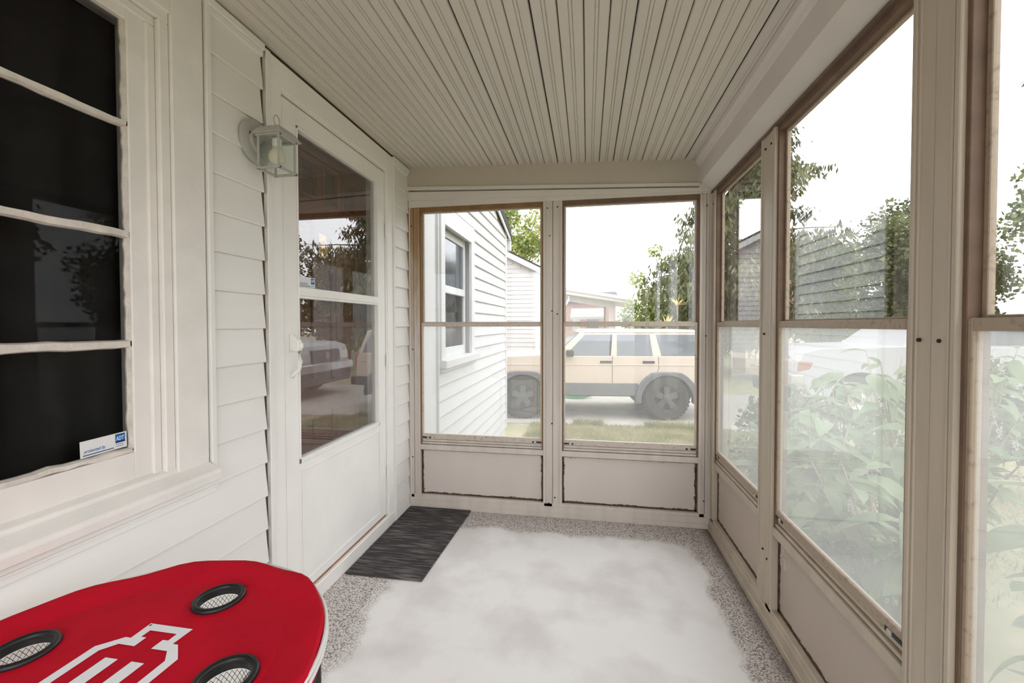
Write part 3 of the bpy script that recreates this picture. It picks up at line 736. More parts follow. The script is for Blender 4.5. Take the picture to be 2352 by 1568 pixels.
# ---------------------------------------------------------------- folding table
TX, TY, TZ = .430, .566, .680
tab = thing('folding_table', (TX, TY, 0), 'round red fabric folding table with white monogram and black mesh cup holders', 'table')
cups = [(.447, .783), (.634, .605), (.221, .596), (.42, .36)]
bm = bmesh.new()
def ring_edges(cx, cy, r, n, z):
    vs = [bm.verts.new((cx + r * math.cos(2 * math.pi * i / n) - TX, cy + r * math.sin(2 * math.pi * i / n) - TY, z)) for i in range(n)]
    return [bm.edges.new((vs[i], vs[(i + 1) % n])) for i in range(n)]
ed = ring_edges(TX, TY, .268, 72, TZ)
for c in cups: ed += ring_edges(c[0], c[1], .041, 28, TZ)
bmesh.ops.triangle_fill(bm, use_beauty=True, use_dissolve=False, edges=ed)
for f in bm.faces:
    if f.normal.z < 0: f.normal_flip()
me = bpy.data.meshes.new('top'); bm.to_mesh(me); bm.free()
put('top_panel', me, 'red', tab)
prof = [(.266, -.001), (.268, 0), (.290, .003), (.318, .010), (.336, .014), (.341, .012), (.344, .002), (.343, -.03), (.338, -.03), (.336, .0), (.330, .006), (.30, -.003), (.27, -.005)]
vs = []; n = 72; kf = len(prof)
for i in range(n):
    a = 2 * math.pi * i / n; wob = .0022 * math.sin(7 * a + 1) + .0015 * math.sin(13 * a)
    for r, h in prof:
        k = max(0, (r - .268) / .076)
        vs.append((TX + (r + wob * k) * math.cos(a), TY + (r + wob * k) * math.sin(a), TZ + h + wob * 1.2 * k))
m = MB().add(vs, [(i * kf + k, ((i + 1) % n) * kf + k, ((i + 1) % n) * kf + (k + 1) % kf, i * kf + (k + 1) % kf) for i in range(n) for k in range(kf)])
part('rim_band', m, 'red', tab, smooth='all')
part('edge_piping', MB().torus((TX, TY, TZ + .004), .3455, .0038, 'z', 80, 8).torus((TX, TY, TZ - .008), .3455, .0045, 'z', 80, 8), 'piping', tab, smooth='all')
part('frame_hoop', MB().torus((TX, TY, TZ - .022), .334, .008, 'z', 64, 8), 'black', tab, smooth='all')
for c in cups:
    cr = part('cup_ring', MB().torus((c[0], c[1], TZ + .002), .0435, .0068, 'z', 36, 8), 'black', tab, smooth='all')
    part('cup_collar', MB().lathe((c[0], c[1], TZ), [(.041, -.012), (.0405, 0), (.0385, 0), (.0385, -.012), (.041, -.012)], 'z', 28, False), 'black', cr, smooth=True)
    m = MB(); rr = .0385; st = .0045; zb = TZ - .045
    k = int(rr / st)
    for s in (-1, 1):
        for i in range(-k, k + 1):
            o = i * st; hl = math.sqrt(max(0, rr * rr - o * o)); q = math.sqrt(.5)
            p0 = (c[0] + (o * q - s * hl * q), c[1] + (s * o * q + hl * q), zb); p1 = (c[0] + (o * q + s * hl * q), c[1] + (s * o * q - hl * q), zb)
            m.tube([p0, p1], .00042, 4)
    for i in range(30):   # net wall
        a = 2 * math.pi * i / 30
        for s in (-1, 1):
            m.tube([(c[0] + rr * math.cos(a + s * t * .5), c[1] + rr * math.sin(a + s * t * .5), TZ - .014 - t * .031) for t in (0, .33, .66, 1)], .00042, 4)
    part('cup_net', m, 'black', cr)
# monogram
def half(pts): return pts + [(-x, y) for x, y in reversed(pts)]
XC = TX - .005
outer = half([(.0, .129), (.0485, .129), (.0465, .090), (.058, .090), (.090, .061), (.090, -.028), (.062, -.066), (.030, -.078), (.030, -.086), (.0465, -.086), (.0465, -.118), (0, -.118)])
inner = half([(0, .1125), (.030, .1125), (.030, .0955), (.0185, .0955), (.0185, .0735), (.053, .0735), (.071, .054), (.071, -.022), (.052, -.051), (.018, -.063), (.018, -.10), (.030, -.10), (.030, -.104), (0, -.104)])
def flat_poly(name, loops, z, mat, par):
    bm = bmesh.new(); es = []
    for lp in loops:
        q = []
        for p in lp:
            if not q or (abs(p[0] - q[-1][0]) + abs(p[1] - q[-1][1])) > 1e-6: q.append(p)
        if abs(q[0][0] - q[-1][0]) + abs(q[0][1] - q[-1][1]) < 1e-6: q.pop()
        v = [bm.verts.new((XC + x - TX, TY + .001 + y - TY, z)) for x, y in q]
        es += [bm.edges.new((v[i], v[(i + 1) % len(v)])) for i in range(len(v))]
    bmesh.ops.triangle_fill(bm, use_beauty=True, use_dissolve=False, edges=es)
    for f in bm.faces:
        f.normal_update()
        if f.normal.z < 0: f.normal_flip()
    me = bpy.data.meshes.new(name); bm.to_mesh(me); bm.free()
    return put(name, me, mat, par)
mg = flat_poly('monogram', [outer, inner], TZ + .0008, 'white', tab)
for s in (-1, 1):
    flat_poly('monogram_bar', [[(s * .0145, .043), (s * .041, .043), (s * .041, -.018), (s * .032, -.030), (s * .0145, -.036)]], TZ + .0008, 'white', tab)
flat_poly('trademark_dot', [[(-.046, .1225), (-.042, .1225), (-.042, .1265), (-.046, .1265)]], TZ + .0008, 'white', tab)
# crossed folding legs with feet
for i, a in enumerate((33, 123, 213, 303)):
    ca, sa = math.cos(R(a)), math.sin(R(a))
    part('leg', MB().tube([(TX + .328 * ca, TY + .328 * sa, TZ - .028), (TX + .328 * ca, TY + .328 * sa, .004)], .0075, 10), 'black', tab, smooth=True)
for a in (33, 123):
    ca, sa = math.cos(R(a)), math.sin(R(a))
    part('brace', MB().tube([(TX + .328 * ca, TY + .328 * sa, .24), (TX - .328 * ca, TY - .328 * sa, .24 if a < 90 else .256)], .006, 8), 'black', tab, smooth=True)

# ---------------------------------------------------------------- beige off-road wagon
veh = thing('suv', (2.637, 7.924, GZ + .012), 'beige boxy off-road wagon with grey wheel flares parked on the driveway', 'car', None, False, R(5.5))
def arc(cx, cz, r, a0, a1, n=10): return [(cx + r * math.cos(R(a0 + (a1 - a0) * i / n)), cz + r * math.sin(R(a0 + (a1 - a0) * i / n))) for i in range(n + 1)]
WC = .36
low = [(-3.42, .62), (-3.40, 1.0), (-3.34, 1.12), (-1.98, 1.19), (-1.90, 1.155), (.70, 1.155), (.775, 1.05), (.79, .62), (.47, .60)] + arc(0, WC, .47, 30, 150)[0:] + [(-.47, .50), (-2.10, .50)] + arc(-2.583, WC, .47, 30, 150) + [(-3.08, .60)]
part('body', MB().prism(low, 'y', .04, 1.74), 'beige', veh, .012)
gh = [(-1.99, 1.15), (-1.53, 1.585), (-1.44, 1.625), (.52, 1.615), (.60, 1.59), (.735, 1.15)]
def greenhouse():
    m = MB(); n = len(gh); vs = []
    for side, s in ((0.05, 1), (1.73, -1)):
        for x, z in gh: vs.append((x, side + s * .11 * max(0, (z - 1.15) / .47), z))
    return m.add(vs, [tuple(range(n))[::-1], tuple(range(n, 2 * n))] + [(i, (i + 1) % n, n + (i + 1) % n, n + i) for i in range(n)])
part('cabin', greenhouse(), 'beige', veh, .012)
part('roof_panel', MB().prism([(-1.50, 1.615), (-1.42, 1.640), (.50, 1.630), (.58, 1.605)], 'y', .17, 1.61), 'beige', veh, .01)
def side_glass(name, poly, mat='carglass', out=.006):
    for sy in (0, 1):
        vs = []
        for o in (0, 1):
            for x, z in poly:
                y = .05 + .11 * max(0, (z - 1.15) / .47) - out * (1 - o) + .01 * o
                vs.append((x, y if sy == 0 else 1.78 - y, z))
        n = len(poly)
        part(name, MB().add(vs, [tuple(range(n))[::-1], tuple(range(n, 2 * n))] + [(i, (i + 1) % n, n + (i + 1) % n, n + i) for i in range(n)]), mat, veh)
side_glass('side_window', [(-1.80, 1.165), (-1.03, 1.165), (-.985, 1.54), (-1.445, 1.54)])
side_glass('side_window', [(-.875, 1.165), (-.24, 1.165), (-.28, 1.54), (-.865, 1.54)])
side_glass('side_window', [(-.085, 1.165), (.64, 1.165), (.52, 1.54), (-.17, 1.54)])
side_glass('pillar_trim', [(-1.02, 1.165), (-.985, 1.165), (-.945, 1.54), (-.985, 1.54)], 'cardark', .007)
part('windscreen', MB().prism([(-1.975, 1.18), (-1.545, 1.585), (-1.535, 1.575), (-1.96, 1.17)], 'y', .16, 1.62), 'carglass', veh)
part('rear_window', MB().prism([(.742, 1.17), (.62, 1.56), (.60, 1.56), (.72, 1.17)], 'y', .18, 1.60), 'carglass', veh)
for sy in (0, 1):
    def yb(a, b): return (a, b) if sy == 0 else (1.78 - b, 1.78 - a)
    # cladding
    part('sill_cladding', MB().box(-2.07, -.50, *yb(.012, .06), .435, .665), 'clad', veh, .01)
    part('front_cladding', MB().box(-3.40, -3.08, *yb(.012, .06), .50, .70), 'clad', veh, .01)
    part('rear_cladding', MB().box(.50, .79, *yb(.012, .06), .50, .68), 'clad', veh, .01)
    for cx in (0, -2.583):
        o = arc(cx, WC, .56, -6, 186, 14); o = [(x, min(z, .872)) for x, z in o]; i_ = arc(cx, WC, .455, 186, -6, 14)
        part('wheel_flare', MB().prism(o + i_, 'y', *yb(-.05, .10)), 'clad', veh, .012)
    for x in (-.958, -2.05):
        part('door_seam', MB().box(x - .004, x + .004, *yb(.036, .045), .66, 1.15), 'cardark', veh)
    part('door_seam', MB().prism([(-.14, 1.15), (-.13, .93), (-.16, .87), (-.168, .87), (-.138, .93), (-.148, 1.15)], 'y', *yb(.036, .045)), 'cardark', veh)
    for x in (-1.18, -.42):
        part('door_handle', MB().box(x, x + .21, *yb(.022, .045), 1.028, 1.068), 'cardark', veh, .006)
    part('body_crease', MB().box(-3.3, .74, *yb(.030, .045), .985, 1.0), 'beige', veh, .004)
    part('wing_mirror', MB().box(-1.80, -1.66, *yb(-.13, .02), 1.15, 1.27), 'cardark', veh, .02)
    part('gutter', MB().box(-1.47, .56, *yb(.135, .158), 1.578, 1.592), 'beige', veh, .004)
    part('tail_lamp', MB().box(.76, .805, *yb(.045, .17), .86, 1.10), 'tail', veh, .008)
    part('headlamp', MB().box(-3.43, -3.39, *yb(.17, .38), .86, 1.02), 'lens', veh, .008)
part('front_bumper', MB().box(-3.56, -3.38, .02, 1.76, .52, .68), 'cardark', veh, .02)
part('rear_bumper', MB().box(.77, .91, .02, 1.76, .50, .67), 'cardark', veh, .02)
part('grille', MB().box(-3.435, -3.40, .42, 1.36, .86, 1.03), 'cardark', veh, .006)
part('number_plate_recess', MB().box(.785, .800, .66, 1.12, .74, .92), 'clad', veh, .006)
part('tailgate_panel', MB().box(.775, .797, .2, 1.58, .70, 1.12), 'beige', veh, .01)
part('underbody', MB().box(-3.2, .65, .3, 1.48, .38, .62), 'cardark', veh)
for ax, sg in ((0, 1), (-2.583, 1)):
    part('axle', MB().tube([(ax, .1, WC), (ax, 1.66, WC)], .045, 10).lathe((ax, .75, WC), [(.05, -.16), (.14, -.08), (.15, .05), (.05, .14)], 'y', 16), 'cardark', veh, smooth=True)
    for y0, s in ((-.03, 1), (1.81, -1)):
        prof = [(.225, .0), (.25, -.008), (.37, -.012), (.398, .02), (.408, .06), (.408, .17), (.395, .22), (.36, .24), (.23, .235)]
        wh = part('wheel', MB().lathe((ax, y0 + s * .02, WC + .048), [(r, h * s) for r, h in prof + prof[:1]], 'y', 40, False), 'tire', veh, smooth=True)
        mm = MB()
        for k in range(36):
            a = 2 * math.pi * k / 36; ca, sa = math.cos(a), math.sin(a)
            for h0, rr in ((.03, .412), (.13, .412)):
                c = Vector((ax + rr * ca, y0 + s * .02 + s * (h0 + .04), WC + .048 + rr * sa)); t = Vector((-sa, 0, ca)) * .02; nr = Vector((ca, 0, sa)) * .007; yy = Vector((0, .035, 0))
                P = [c + i * t + j * yy + l_ * nr for l_ in (-1, 1) for i, j in ((-1, -1), (1, -1), (1, 1), (-1, 1))]
                mm.add(P, [(3, 2, 1, 0), (4, 5, 6, 7), (0, 1, 5, 4), (1, 2, 6, 5), (2, 3, 7, 6), (3, 0, 4, 7)])
        part('tread', mm, 'tire', wh)
        part('rim', MB().lathe((ax, y0 + s * .02, WC + .048), [(.232, -.002 * s), (.238, .010 * s), (.215, .03 * s), (.205, .09 * s), (.05, .095 * s)], 'y', 32, False), 'cardark', wh, smooth=True)
        mm = MB()
        for k in range(5):
            a = 2 * math.pi * k / 5 + .3; ca, sa = math.cos(a), math.sin(a)
            def q(r, w_, h): return (ax + r * ca - w_ * sa, y0 + s * (.02 + h), WC + .048 + r * sa + w_ * ca)
            P = [q(.05, -.045, .02), q(.05, .045, .02), q(.212, .06, .035), q(.212, -.06, .035), q(.05, -.045, .06), q(.05, .045, .06), q(.212, .06, .07), q(.212, -.06, .07)]
            mm.add(P, [(0, 1, 2, 3), (7, 6, 5, 4), (0, 4, 5, 1), (1, 5, 6, 2), (2, 6, 7, 3), (3, 7, 4, 0)])
        part('spokes', mm, 'rim', wh, .006)
        part('hub_cap', MB().lathe((ax, y0 + s * .02, WC + .048), [(.065, .06 * s), (.062, .01 * s), (.04, .0), (.01, -.004 * s)], 'y', 20), 'rim', wh, smooth=True)

# ---------------------------------------------------------------- white pickup behind it
tk = thing('pickup_truck', (5.0, 8.35, GZ + .012), 'white pickup truck with dark grille parked behind the beige wagon', 'truck', None, False)
low = [(.0, .42), (-.06, .62), (-.02, 1.05), (.06, 1.22), (.35, 1.30), (1.65, 1.34), (5.4, 1.34), (5.5, 1.2), (5.5, .55), (4.95, .50)] + arc(4.5, .40, .48, 15, 165) + [(4.0, .45), (1.45, .45)] + arc(.98, .40, .48, 15, 165) + [(.46, .42)]
part('body', MB().prism(low, 'y', 0, 1.98), 'truck', tk, .05)
ghp = [(1.62, 1.32), (2.15, 1.76), (2.4, 1.80), (3.5, 1.80), (3.72, 1.32)]; n = len(ghp); vs = []
for side, s in ((.06, 1), (1.92, -1)):
    for x, z in ghp: vs.append((x, side + s * .14 * (z - 1.32) / .6, z))
part('cab', MB().add(vs, [tuple(range(n))[::-1], tuple(range(n, 2 * n))] + [(i, (i + 1) % n, n + (i + 1) % n, n + i) for i in range(n)]), 'truck', tk, .02)
part('windscreen', MB().prism([(1.655, 1.345), (2.14, 1.74), (2.16, 1.73), (1.70, 1.345)], 'y', .2, 1.78), 'carglass', tk)
for y0 in (.04, 1.9):
    part('side_window', MB().prism([(1.95, 1.38), (2.25, 1.71), (2.75, 1.73), (2.8, 1.38)], 'y', y0, y0 + .05), 'carglass', tk)
    part('side_window', MB().prism([(2.88, 1.38), (2.85, 1.73), (3.42, 1.72), (3.6, 1.38)], 'y', y0, y0 + .05), 'carglass', tk)
for y0, y1 in ((.04, .40), (1.58, 1.94)):
    part('headlamp', MB().prism([(-.055, .86), (-.03, 1.08), (.02, 1.08), (.02, .86)], 'y', y0, y1), 'lens', tk, .01)
for y0, y1 in ((-.012, .05), (1.93, 1.992)):
    part('marker_lamp', MB().prism([(-.045, .88), (-.02, 1.06), (.20, 1.04), (.14, .92)], 'y', y0, y1), 'amber', tk, .006)
part('grille', MB().prism([(-.075, .84), (-.045, 1.13), (.02, 1.13), (.02, .84)], 'y', .44, 1.54), 'clad', tk, .01)
part('grille_emblem', MB().lathe((-.085, .99, .99), [(.085, 0), (.085, -.01)], 'x', 24), 'chrome', tk, smooth=True)
part('bumper', MB().prism([(-.16, .62), (-.14, .82), (.06, .82), (.06, .62)], 'y', -.03, 2.01), 'chrome', tk, .02)
part('valance', MB().prism([(-.10, .32), (-.14, .62), (.06, .62), (.10, .32)], 'y', .05, 1.93), 'clad', tk, .02)
for ax in (.98, 4.5):
    for y0, s in ((.0, 1), (1.98, -1)):
        wh = part('wheel', MB().lathe((ax, y0, .40), [(r * .98, h * s) for r, h in [(.225, .0), (.25, -.008), (.37, -.012), (.398, .02), (.408, .06), (.408, .17), (.395, .22), (.36, .24), (.23, .235), (.225, 0)]], 'y', 32, False), 'tire', tk, smooth=True)
        part('rim', MB().lathe((ax, y0, .40), [(.228, .0), (.22, .02 * s), (.1, .03 * s), (.06, .0), (.02, -.004 * s)], 'y', 24, False), 'chrome', wh, smooth=True)
part('underbody', MB().box(.3, 5.2, .3, 1.68, .34, .6), 'cardark', tk)

# ---------------------------------------------------------------- neighbour's carport and awning
cp = thing('carport', (1.6, 20.4, GZ), 'pale neighbouring carport with sloping roof and rusty post', 'carport')
part('roof_slab', MB().prism([(-.6, 2.80), (3.25, 2.18), (3.25, 2.42), (-.6, 3.10)], 'y', 19.6, 24.0), 'carport', cp)
part('fascia', MB().prism([(-.6, 2.98), (3.30, 2.31), (3.30, 2.44), (-.6, 3.13)], 'y', 19.5, 19.6), 'awning', cp)
part('beam', MB().prism([(-.6, 2.52), (2.5, 2.02), (2.5, 2.28), (-.6, 2.80)], 'y', 20.4, 20.55), 'carport', cp)
part('post', MB().box(2.24, 2.44, 20.36, 20.56, GZ, 2.2), 'carport', cp); part('post', MB().box(2.08, 2.18, 22.6, 22.75, GZ, 2.3), 'rust', cp)
part('downpipe', MB().tube([(.40, 19.55, 2.55), (.40, 19.55, 2.4), (.15, 19.6, 2.0), (.15, 19.6, GZ)], .05, 8), 'awning', cp)
nb = thing('brick_house', (0, 27, GZ), 'pink brick house behind the carport', 'house')
part('wall', MB().box(-4, 2.9, 26, 31, GZ, 2.6), 'brick', nb)
for k in range(24):
    part('brick_row', MB().box(-4, 2.9, 25.985, 26.0, GZ + .08 + k * .12, GZ + .18 + k * .12), 'brick', nb)
part('window', MB().box(1.2, 1.9, 25.95, 25.99, .9, 1.62), 'carglass', nb); part('door', MB().box(.35, .8, 25.95, 25.99, GZ, 1.6), 'wing', nb)
part('roof', MB().prism([(25.6, 2.55), (25.6, 2.65), (28.5, 3.4), (31.4, 2.65), (31.4, 2.55)], 'x', -4.3, 3.1), 'shingle', nb)
aw = thing('awning', (1.1, 24.5, 1.5), 'white scalloped metal awning under the carport roof', 'awning')
part('sheet', MB().prism([(24.0, 1.62), (24.0, 1.70), (25.58, 2.22), (25.58, 2.15)], 'x', .3, 2.25), 'awning', aw)
for k in range(14):
    part('scallop', MB().lathe((.37 + k * .139, 24.0, 1.60), [(.068, -.02), (.068, .0)], 'y', 12), 'awning', aw)
part('front_lip', MB().box(.28, 2.27, 23.97, 24.02, 1.60, 1.70), 'awning', aw)

# ---------------------------------------------------------------- trees
def quad_cloud(mb, pts, size, rr, droop=0., asp=1.):
    for p in pts:
        s = size * rr.uniform(.6, 1.3)
        a = Vector((rr.gauss(0, 1), rr.gauss(0, 1), rr.gauss(0, .6))).normalized()
        n_ = Vector((rr.gauss(0, 1), rr.gauss(0, 1), rr.gauss(0, 1) + .5)).normalized()
        if droop: a = (a * (1 - droop) + Vector((0, 0, -1)) * droop).normalized()
        b = a.cross(n_); b = b.normalized() if b.length > 1e-3 else Vector((1, 0, 0))
        P = Vector(p); u = a * s * asp; v = b * s * .5
        mb.add([P, P + u * .5 + v, P + u, P + u * .5 - v], [(0, 1, 2, 3)])
def tree(name, loc, trunk_h, blobs, n, size, mat, label, seed, trunk_r=.18, cat='tree', group=None, lean=(0, 0)):
    rr = random.Random(seed); t = thing(name, loc, label, cat, group, False)
    top = Vector((lean[0], lean[1], trunk_h))
    part('trunk', MB().tube([(0, 0, 0), (lean[0] * .3 + rr.uniform(-.1, .1), lean[1] * .3, trunk_h * .4), tuple(top), tuple(top + Vector((lean[0] * .3, 0, trunk_h * .35)))], [trunk_r, trunk_r * .75, trunk_r * .5, trunk_r * .2], 8), 'bark', t, smooth=True)
    m = MB(); vol = sum(b[3] ** 2 for b in blobs)
    for (x, y, z, r) in blobs:
        st = Vector((lean[0] * .4, lean[1] * .4, min(z * .6, trunk_h)))
        mid = st.lerp(Vector((x, y, z)), .55) + Vector((rr.uniform(-.15, .15), 0, -.1 * r))
        part('branch', MB().tube([tuple(st), tuple(mid), (x, y, z)], [trunk_r * .4, trunk_r * .25, trunk_r * .08], 6), 'bark', t, smooth=True)
        pts = []
        for _ in range(int(n * r * r / vol)):
            d = Vector((rr.gauss(0, 1), rr.gauss(0, 1), rr.gauss(0, 1))).normalized() * r * (rr.random() ** .33)
            d *= 1 + .18 * math.sin(5 * d.x + 3 * d.z) ; d.z *= .85
            pts.append(Vector((x, y, z)) + d)
        quad_cloud(m, pts, size, rr)
    fo = put('foliage', m.mesh('foliage', (0, 0, 0), 0, False, False), mat, t); fo['kind'] = 'stuff'
    return t
def blobs_ell(rr, c, rx, ry, rz, n, r):
    out = []
    for _ in range(n):
        d = Vector((rr.gauss(0, 1), rr.gauss(0, 1), rr.gauss(0, 1))).normalized() * rr.random() ** .4
        out.append((c[0] + d.x * rx, c[1] + d.y * ry, c[2] + d.z * rz, r * rr.uniform(.75, 1.25)))
    return out
rr = random.Random(3)
tree('leafy_tree', (-2.6, 22, GZ), 4., blobs_ell(rr, (0, 0, 6.3), 1.6, 1.6, 2.2, 16, .9), 7000, .16, 'leafA', 'light green tree rising behind the garage gable', 11)
tree('young_tree', (4.1, 17.5, GZ), 3.2, blobs_ell(rr, (-.1, 0, 2.0), 1.3, .8, 1.0, 16, .52) + [(-1.0, 0, 2.4, .42), (-1.15, .2, 1.7, .4), (-.65, 0, 3.0, .38), (-.95, 0, 3.5, .38), (.1, 0, 4.1, .34), (-.25, 0, 4.6, .3), (.5, 0, 3.4, .42)], 6500, .11, 'leafA', 'thin young tree with sparse crown behind the wagon', 12, .09)
tree('hedge_tree', (11.6, 14.6, GZ), 2.6, blobs_ell(rr, (-.5, 0, 3.1), 1.3, 1.0, 2.4, 26, .85), 30000, .11, 'leafC', 'dense rounded green tree beside the spruce', 13, .2)
tree('hedge_tree', (10.6, 19.6, GZ), 2.4, blobs_ell(rr, (0, 0, 2.9), 1.3, 1.0, 2.2, 14, .8), 12000, .12, 'leafC', 'lower green tree half hidden between the spruce and the rounded tree', 14, .16)
tree('broad_tree', (13.6, 10.9, GZ), 2.6, blobs_ell(rr, (-1.2, .3, 3.3), 1.2, .9, 2.4, 24, .75), 22000, .11, 'leafB', 'broad mid green tree across the drive, right of the broad post', 15, .2)
tree('broad_tree', (20.5, 6.4, GZ), 2.6, blobs_ell(rr, (0, 0, 3.1), 1.8, 1.5, 2.2, 18, .9), 8000, .2, 'leafC', 'broad dark tree furthest along the street side', 16, .2)
tree('broad_tree', (18.5, -1.6, GZ), 2.6, blobs_ell(rr, (0, 0, 3.2), 1.8, 1.8, 2.2, 16, 1.0), 5500, .24, 'leafB', 'street tree facing the side windows', 17, .2)
tree('leafy_tree', (7.2, 25, GZ), 2.8, blobs_ell(rr, (0, 0, 3.0), 2.6, 1.6, 2.0, 18, 1.0), 6000, .22, 'leafB', 'green tree in the back behind the young tree', 18, .2)
tree('leafy_tree', (13.5, 24, GZ), 3., blobs_ell(rr, (0, 0, 3.2), 3., 1.8, 2.2, 18, 1.1), 6000, .25, 'leafC', 'far green tree standing behind the flagpole', 19, .2)

tree('broad_tree', (14.9, 8.2, GZ), 2.8, blobs_ell(rr, (0, 0, 3.2), 1.4, 1.2, 2.6, 20, .85), 14000, .15, 'leafC', 'dark street tree between the two broad trees', 24, .2)
tree('broad_tree', (15.6, 3.2, GZ), 2.8, blobs_ell(rr, (0, 0, 3.0), 1.4, 1.1, 2.3, 14, .9), 6500, .2, 'leafC', 'dark tree standing next to the street tree', 25, .2)
def spruce(loc, height, rad, label, seed, n_whorl=19):
    rr = random.Random(seed); t = thing('spruce', loc, label, 'tree', None, False)
    part('trunk', MB().tube([(0, 0, 0), (0, 0, height * .5), (0, 0, height)], [.22, .14, .02], 8), 'bark', t, smooth=True)
    m = MB()
    for w in range(n_whorl):
        z = 1.4 + (height - 1.6) * w / n_whorl; L = rad * (1 - w / n_whorl * .55) * rr.uniform(.7, 1.15)
        for k in range(8):
            a = rr.uniform(0, 2 * math.pi); l_ = L * rr.uniform(.65, 1.1)
            pts = []
            for i in range(7):
                s = i / 6; pts.append((l_ * s * math.cos(a), l_ * s * math.sin(a), z + .25 * s - .9 * s * s + .5 * s ** 3 + rr.uniform(-.04, .04)))
            part('bough', MB().tube(pts, [.045, .04, .034, .028, .02, .014, .006], 5), 'bark', t)
            q = []
            for i in range(360):
                s = rr.uniform(.1, 1.); j = min(5, int(s * 6)); f = s * 6 - j
                p = Vector(pts[j]).lerp(Vector(pts[j + 1]), f)
                q.append(p + Vector((rr.gauss(0, .15), rr.gauss(0, .15), rr.gauss(-.14, .14))))
            quad_cloud(m, q, .075, rr, .6, 3.2)
    fo = put('needles', m.mesh('needles', (0, 0, 0), 0, False, False), 'needle', t); fo['kind'] = 'stuff'
spruce((6.55, 16.2, GZ), 12.5, 3.3, 'tall spruce with drooping boughs outside the corner of the porch', 5)

# leafy twigs reaching in from the side
def twig(p0, p1, n, label, seed):
    rr = random.Random(seed); t = thing('leafy_twig', p0, label, 'branch'); p0 = Vector(p0); p1 = Vector(p1)
    part('shoot', MB().tube([tuple(p0), tuple(p0.lerp(p1, .5) + Vector((0, 0, .05))), tuple(p1)], [.012, .008, .002], 6), 'bark', t)
    for i in range(n):
        s = .12 + .88 * i / n; p = p0.lerp(p1, s) + Vector((0, 0, .10 * s * (1 - s) * 2))
        a = Vector((p1 - p0)).normalized() + Vector((0, rr.uniform(-.5, .5), -.7 + rr.uniform(-.3, .3))); a.normalize()
        b = a.cross(Vector((rr.uniform(-.3, .3), 1, .3))).normalized(); L = rr.uniform(.08, .13); w = L * .17
        P = [p, p + a * L * .3 + b * w, p + a * L * .65 + b * w * .8, p + a * L, p + a * L * .65 - b * w * .8, p + a * L * .3 - b * w]
        part('leaf', MB().add([tuple(v) for v in P] , [(0, 1, 2, 3), (0, 3, 4, 5)]), 'leafB', t)
tree('slender_tree', (5.6, 2.2, GZ), 3.0, [(.3, .2, 3.9, .5), (.5, 0, 4.3, .5), (0, -.3, 4.4, .5), (-.1, -.5, 3.6, .4), (.4, .4, 2.9, .4)], 1300, .11, 'leafB', 'small tree outside the side windows whose twigs reach toward the glass', 23, .05)
twig((5.55, 2.9, 3.35), (4.15, 3.5, 2.92), 16, 'upper leafy twig reaching past the side window', 31)
twig((5.55, 2.8, 2.75), (4.25, 3.55, 2.50), 16, 'middle leafy twig reaching past the side window', 32)
twig((5.55, 2.75, 2.5), (4.4, 3.5, 2.30), 14, 'lower leafy twig reaching past the side window', 33)

# ---------------------------------------------------------------- pokeweed shrubs against the side windows
def leaf_mesh(L, w, bend):
    rows = 5; vs = []; fs = []
    for i in range(rows + 1):
        s = i / rows; ww = w * math.sin(math.pi * min(1, s * .92 + .06)) ** .8 if i < rows else .001
        x = L * s; z = -bend * s * s * L
        vs += [(x, -ww, z + ww * .35), (x, 0, z), (x, ww, z + ww * .35)]
    for i in range(rows):
        for k in (0, 1): fs.append((i * 3 + k, i * 3 + 3 + k, i * 3 + 4 + k, i * 3 + 1 + k))
    me = MB().add(vs, fs).mesh('leaf', (0, 0, 0), 0, 'all', False); me.materials.append(M['poke']); return me
LM = [leaf_mesh(.16, .036, .45), leaf_mesh(.13, .032, .7), leaf_mesh(.19, .042, .6), leaf_mesh(.10, .028, .3)]
def raceme_mesh():
    rr = random.Random(2); m = MB(); m.tube([(0, 0, 0), (.03, 0, -.05), (.035, 0, -.11)], .002, 5)
    for i in range(30):
        s = rr.random(); a = rr.uniform(0, 6.28); c = (.03 + .01 * math.cos(a), .01 * math.sin(a), -.01 - .10 * s)
        m.lathe(c, [(.001, -.004), (.0042, -.001), (.0042, .002), (.001, .004)], 'z', 6)
    me = m.mesh('raceme', (0, 0, 0), 0, 'all'); me.materials.append(M['berry']); return me
RM = raceme_mesh()
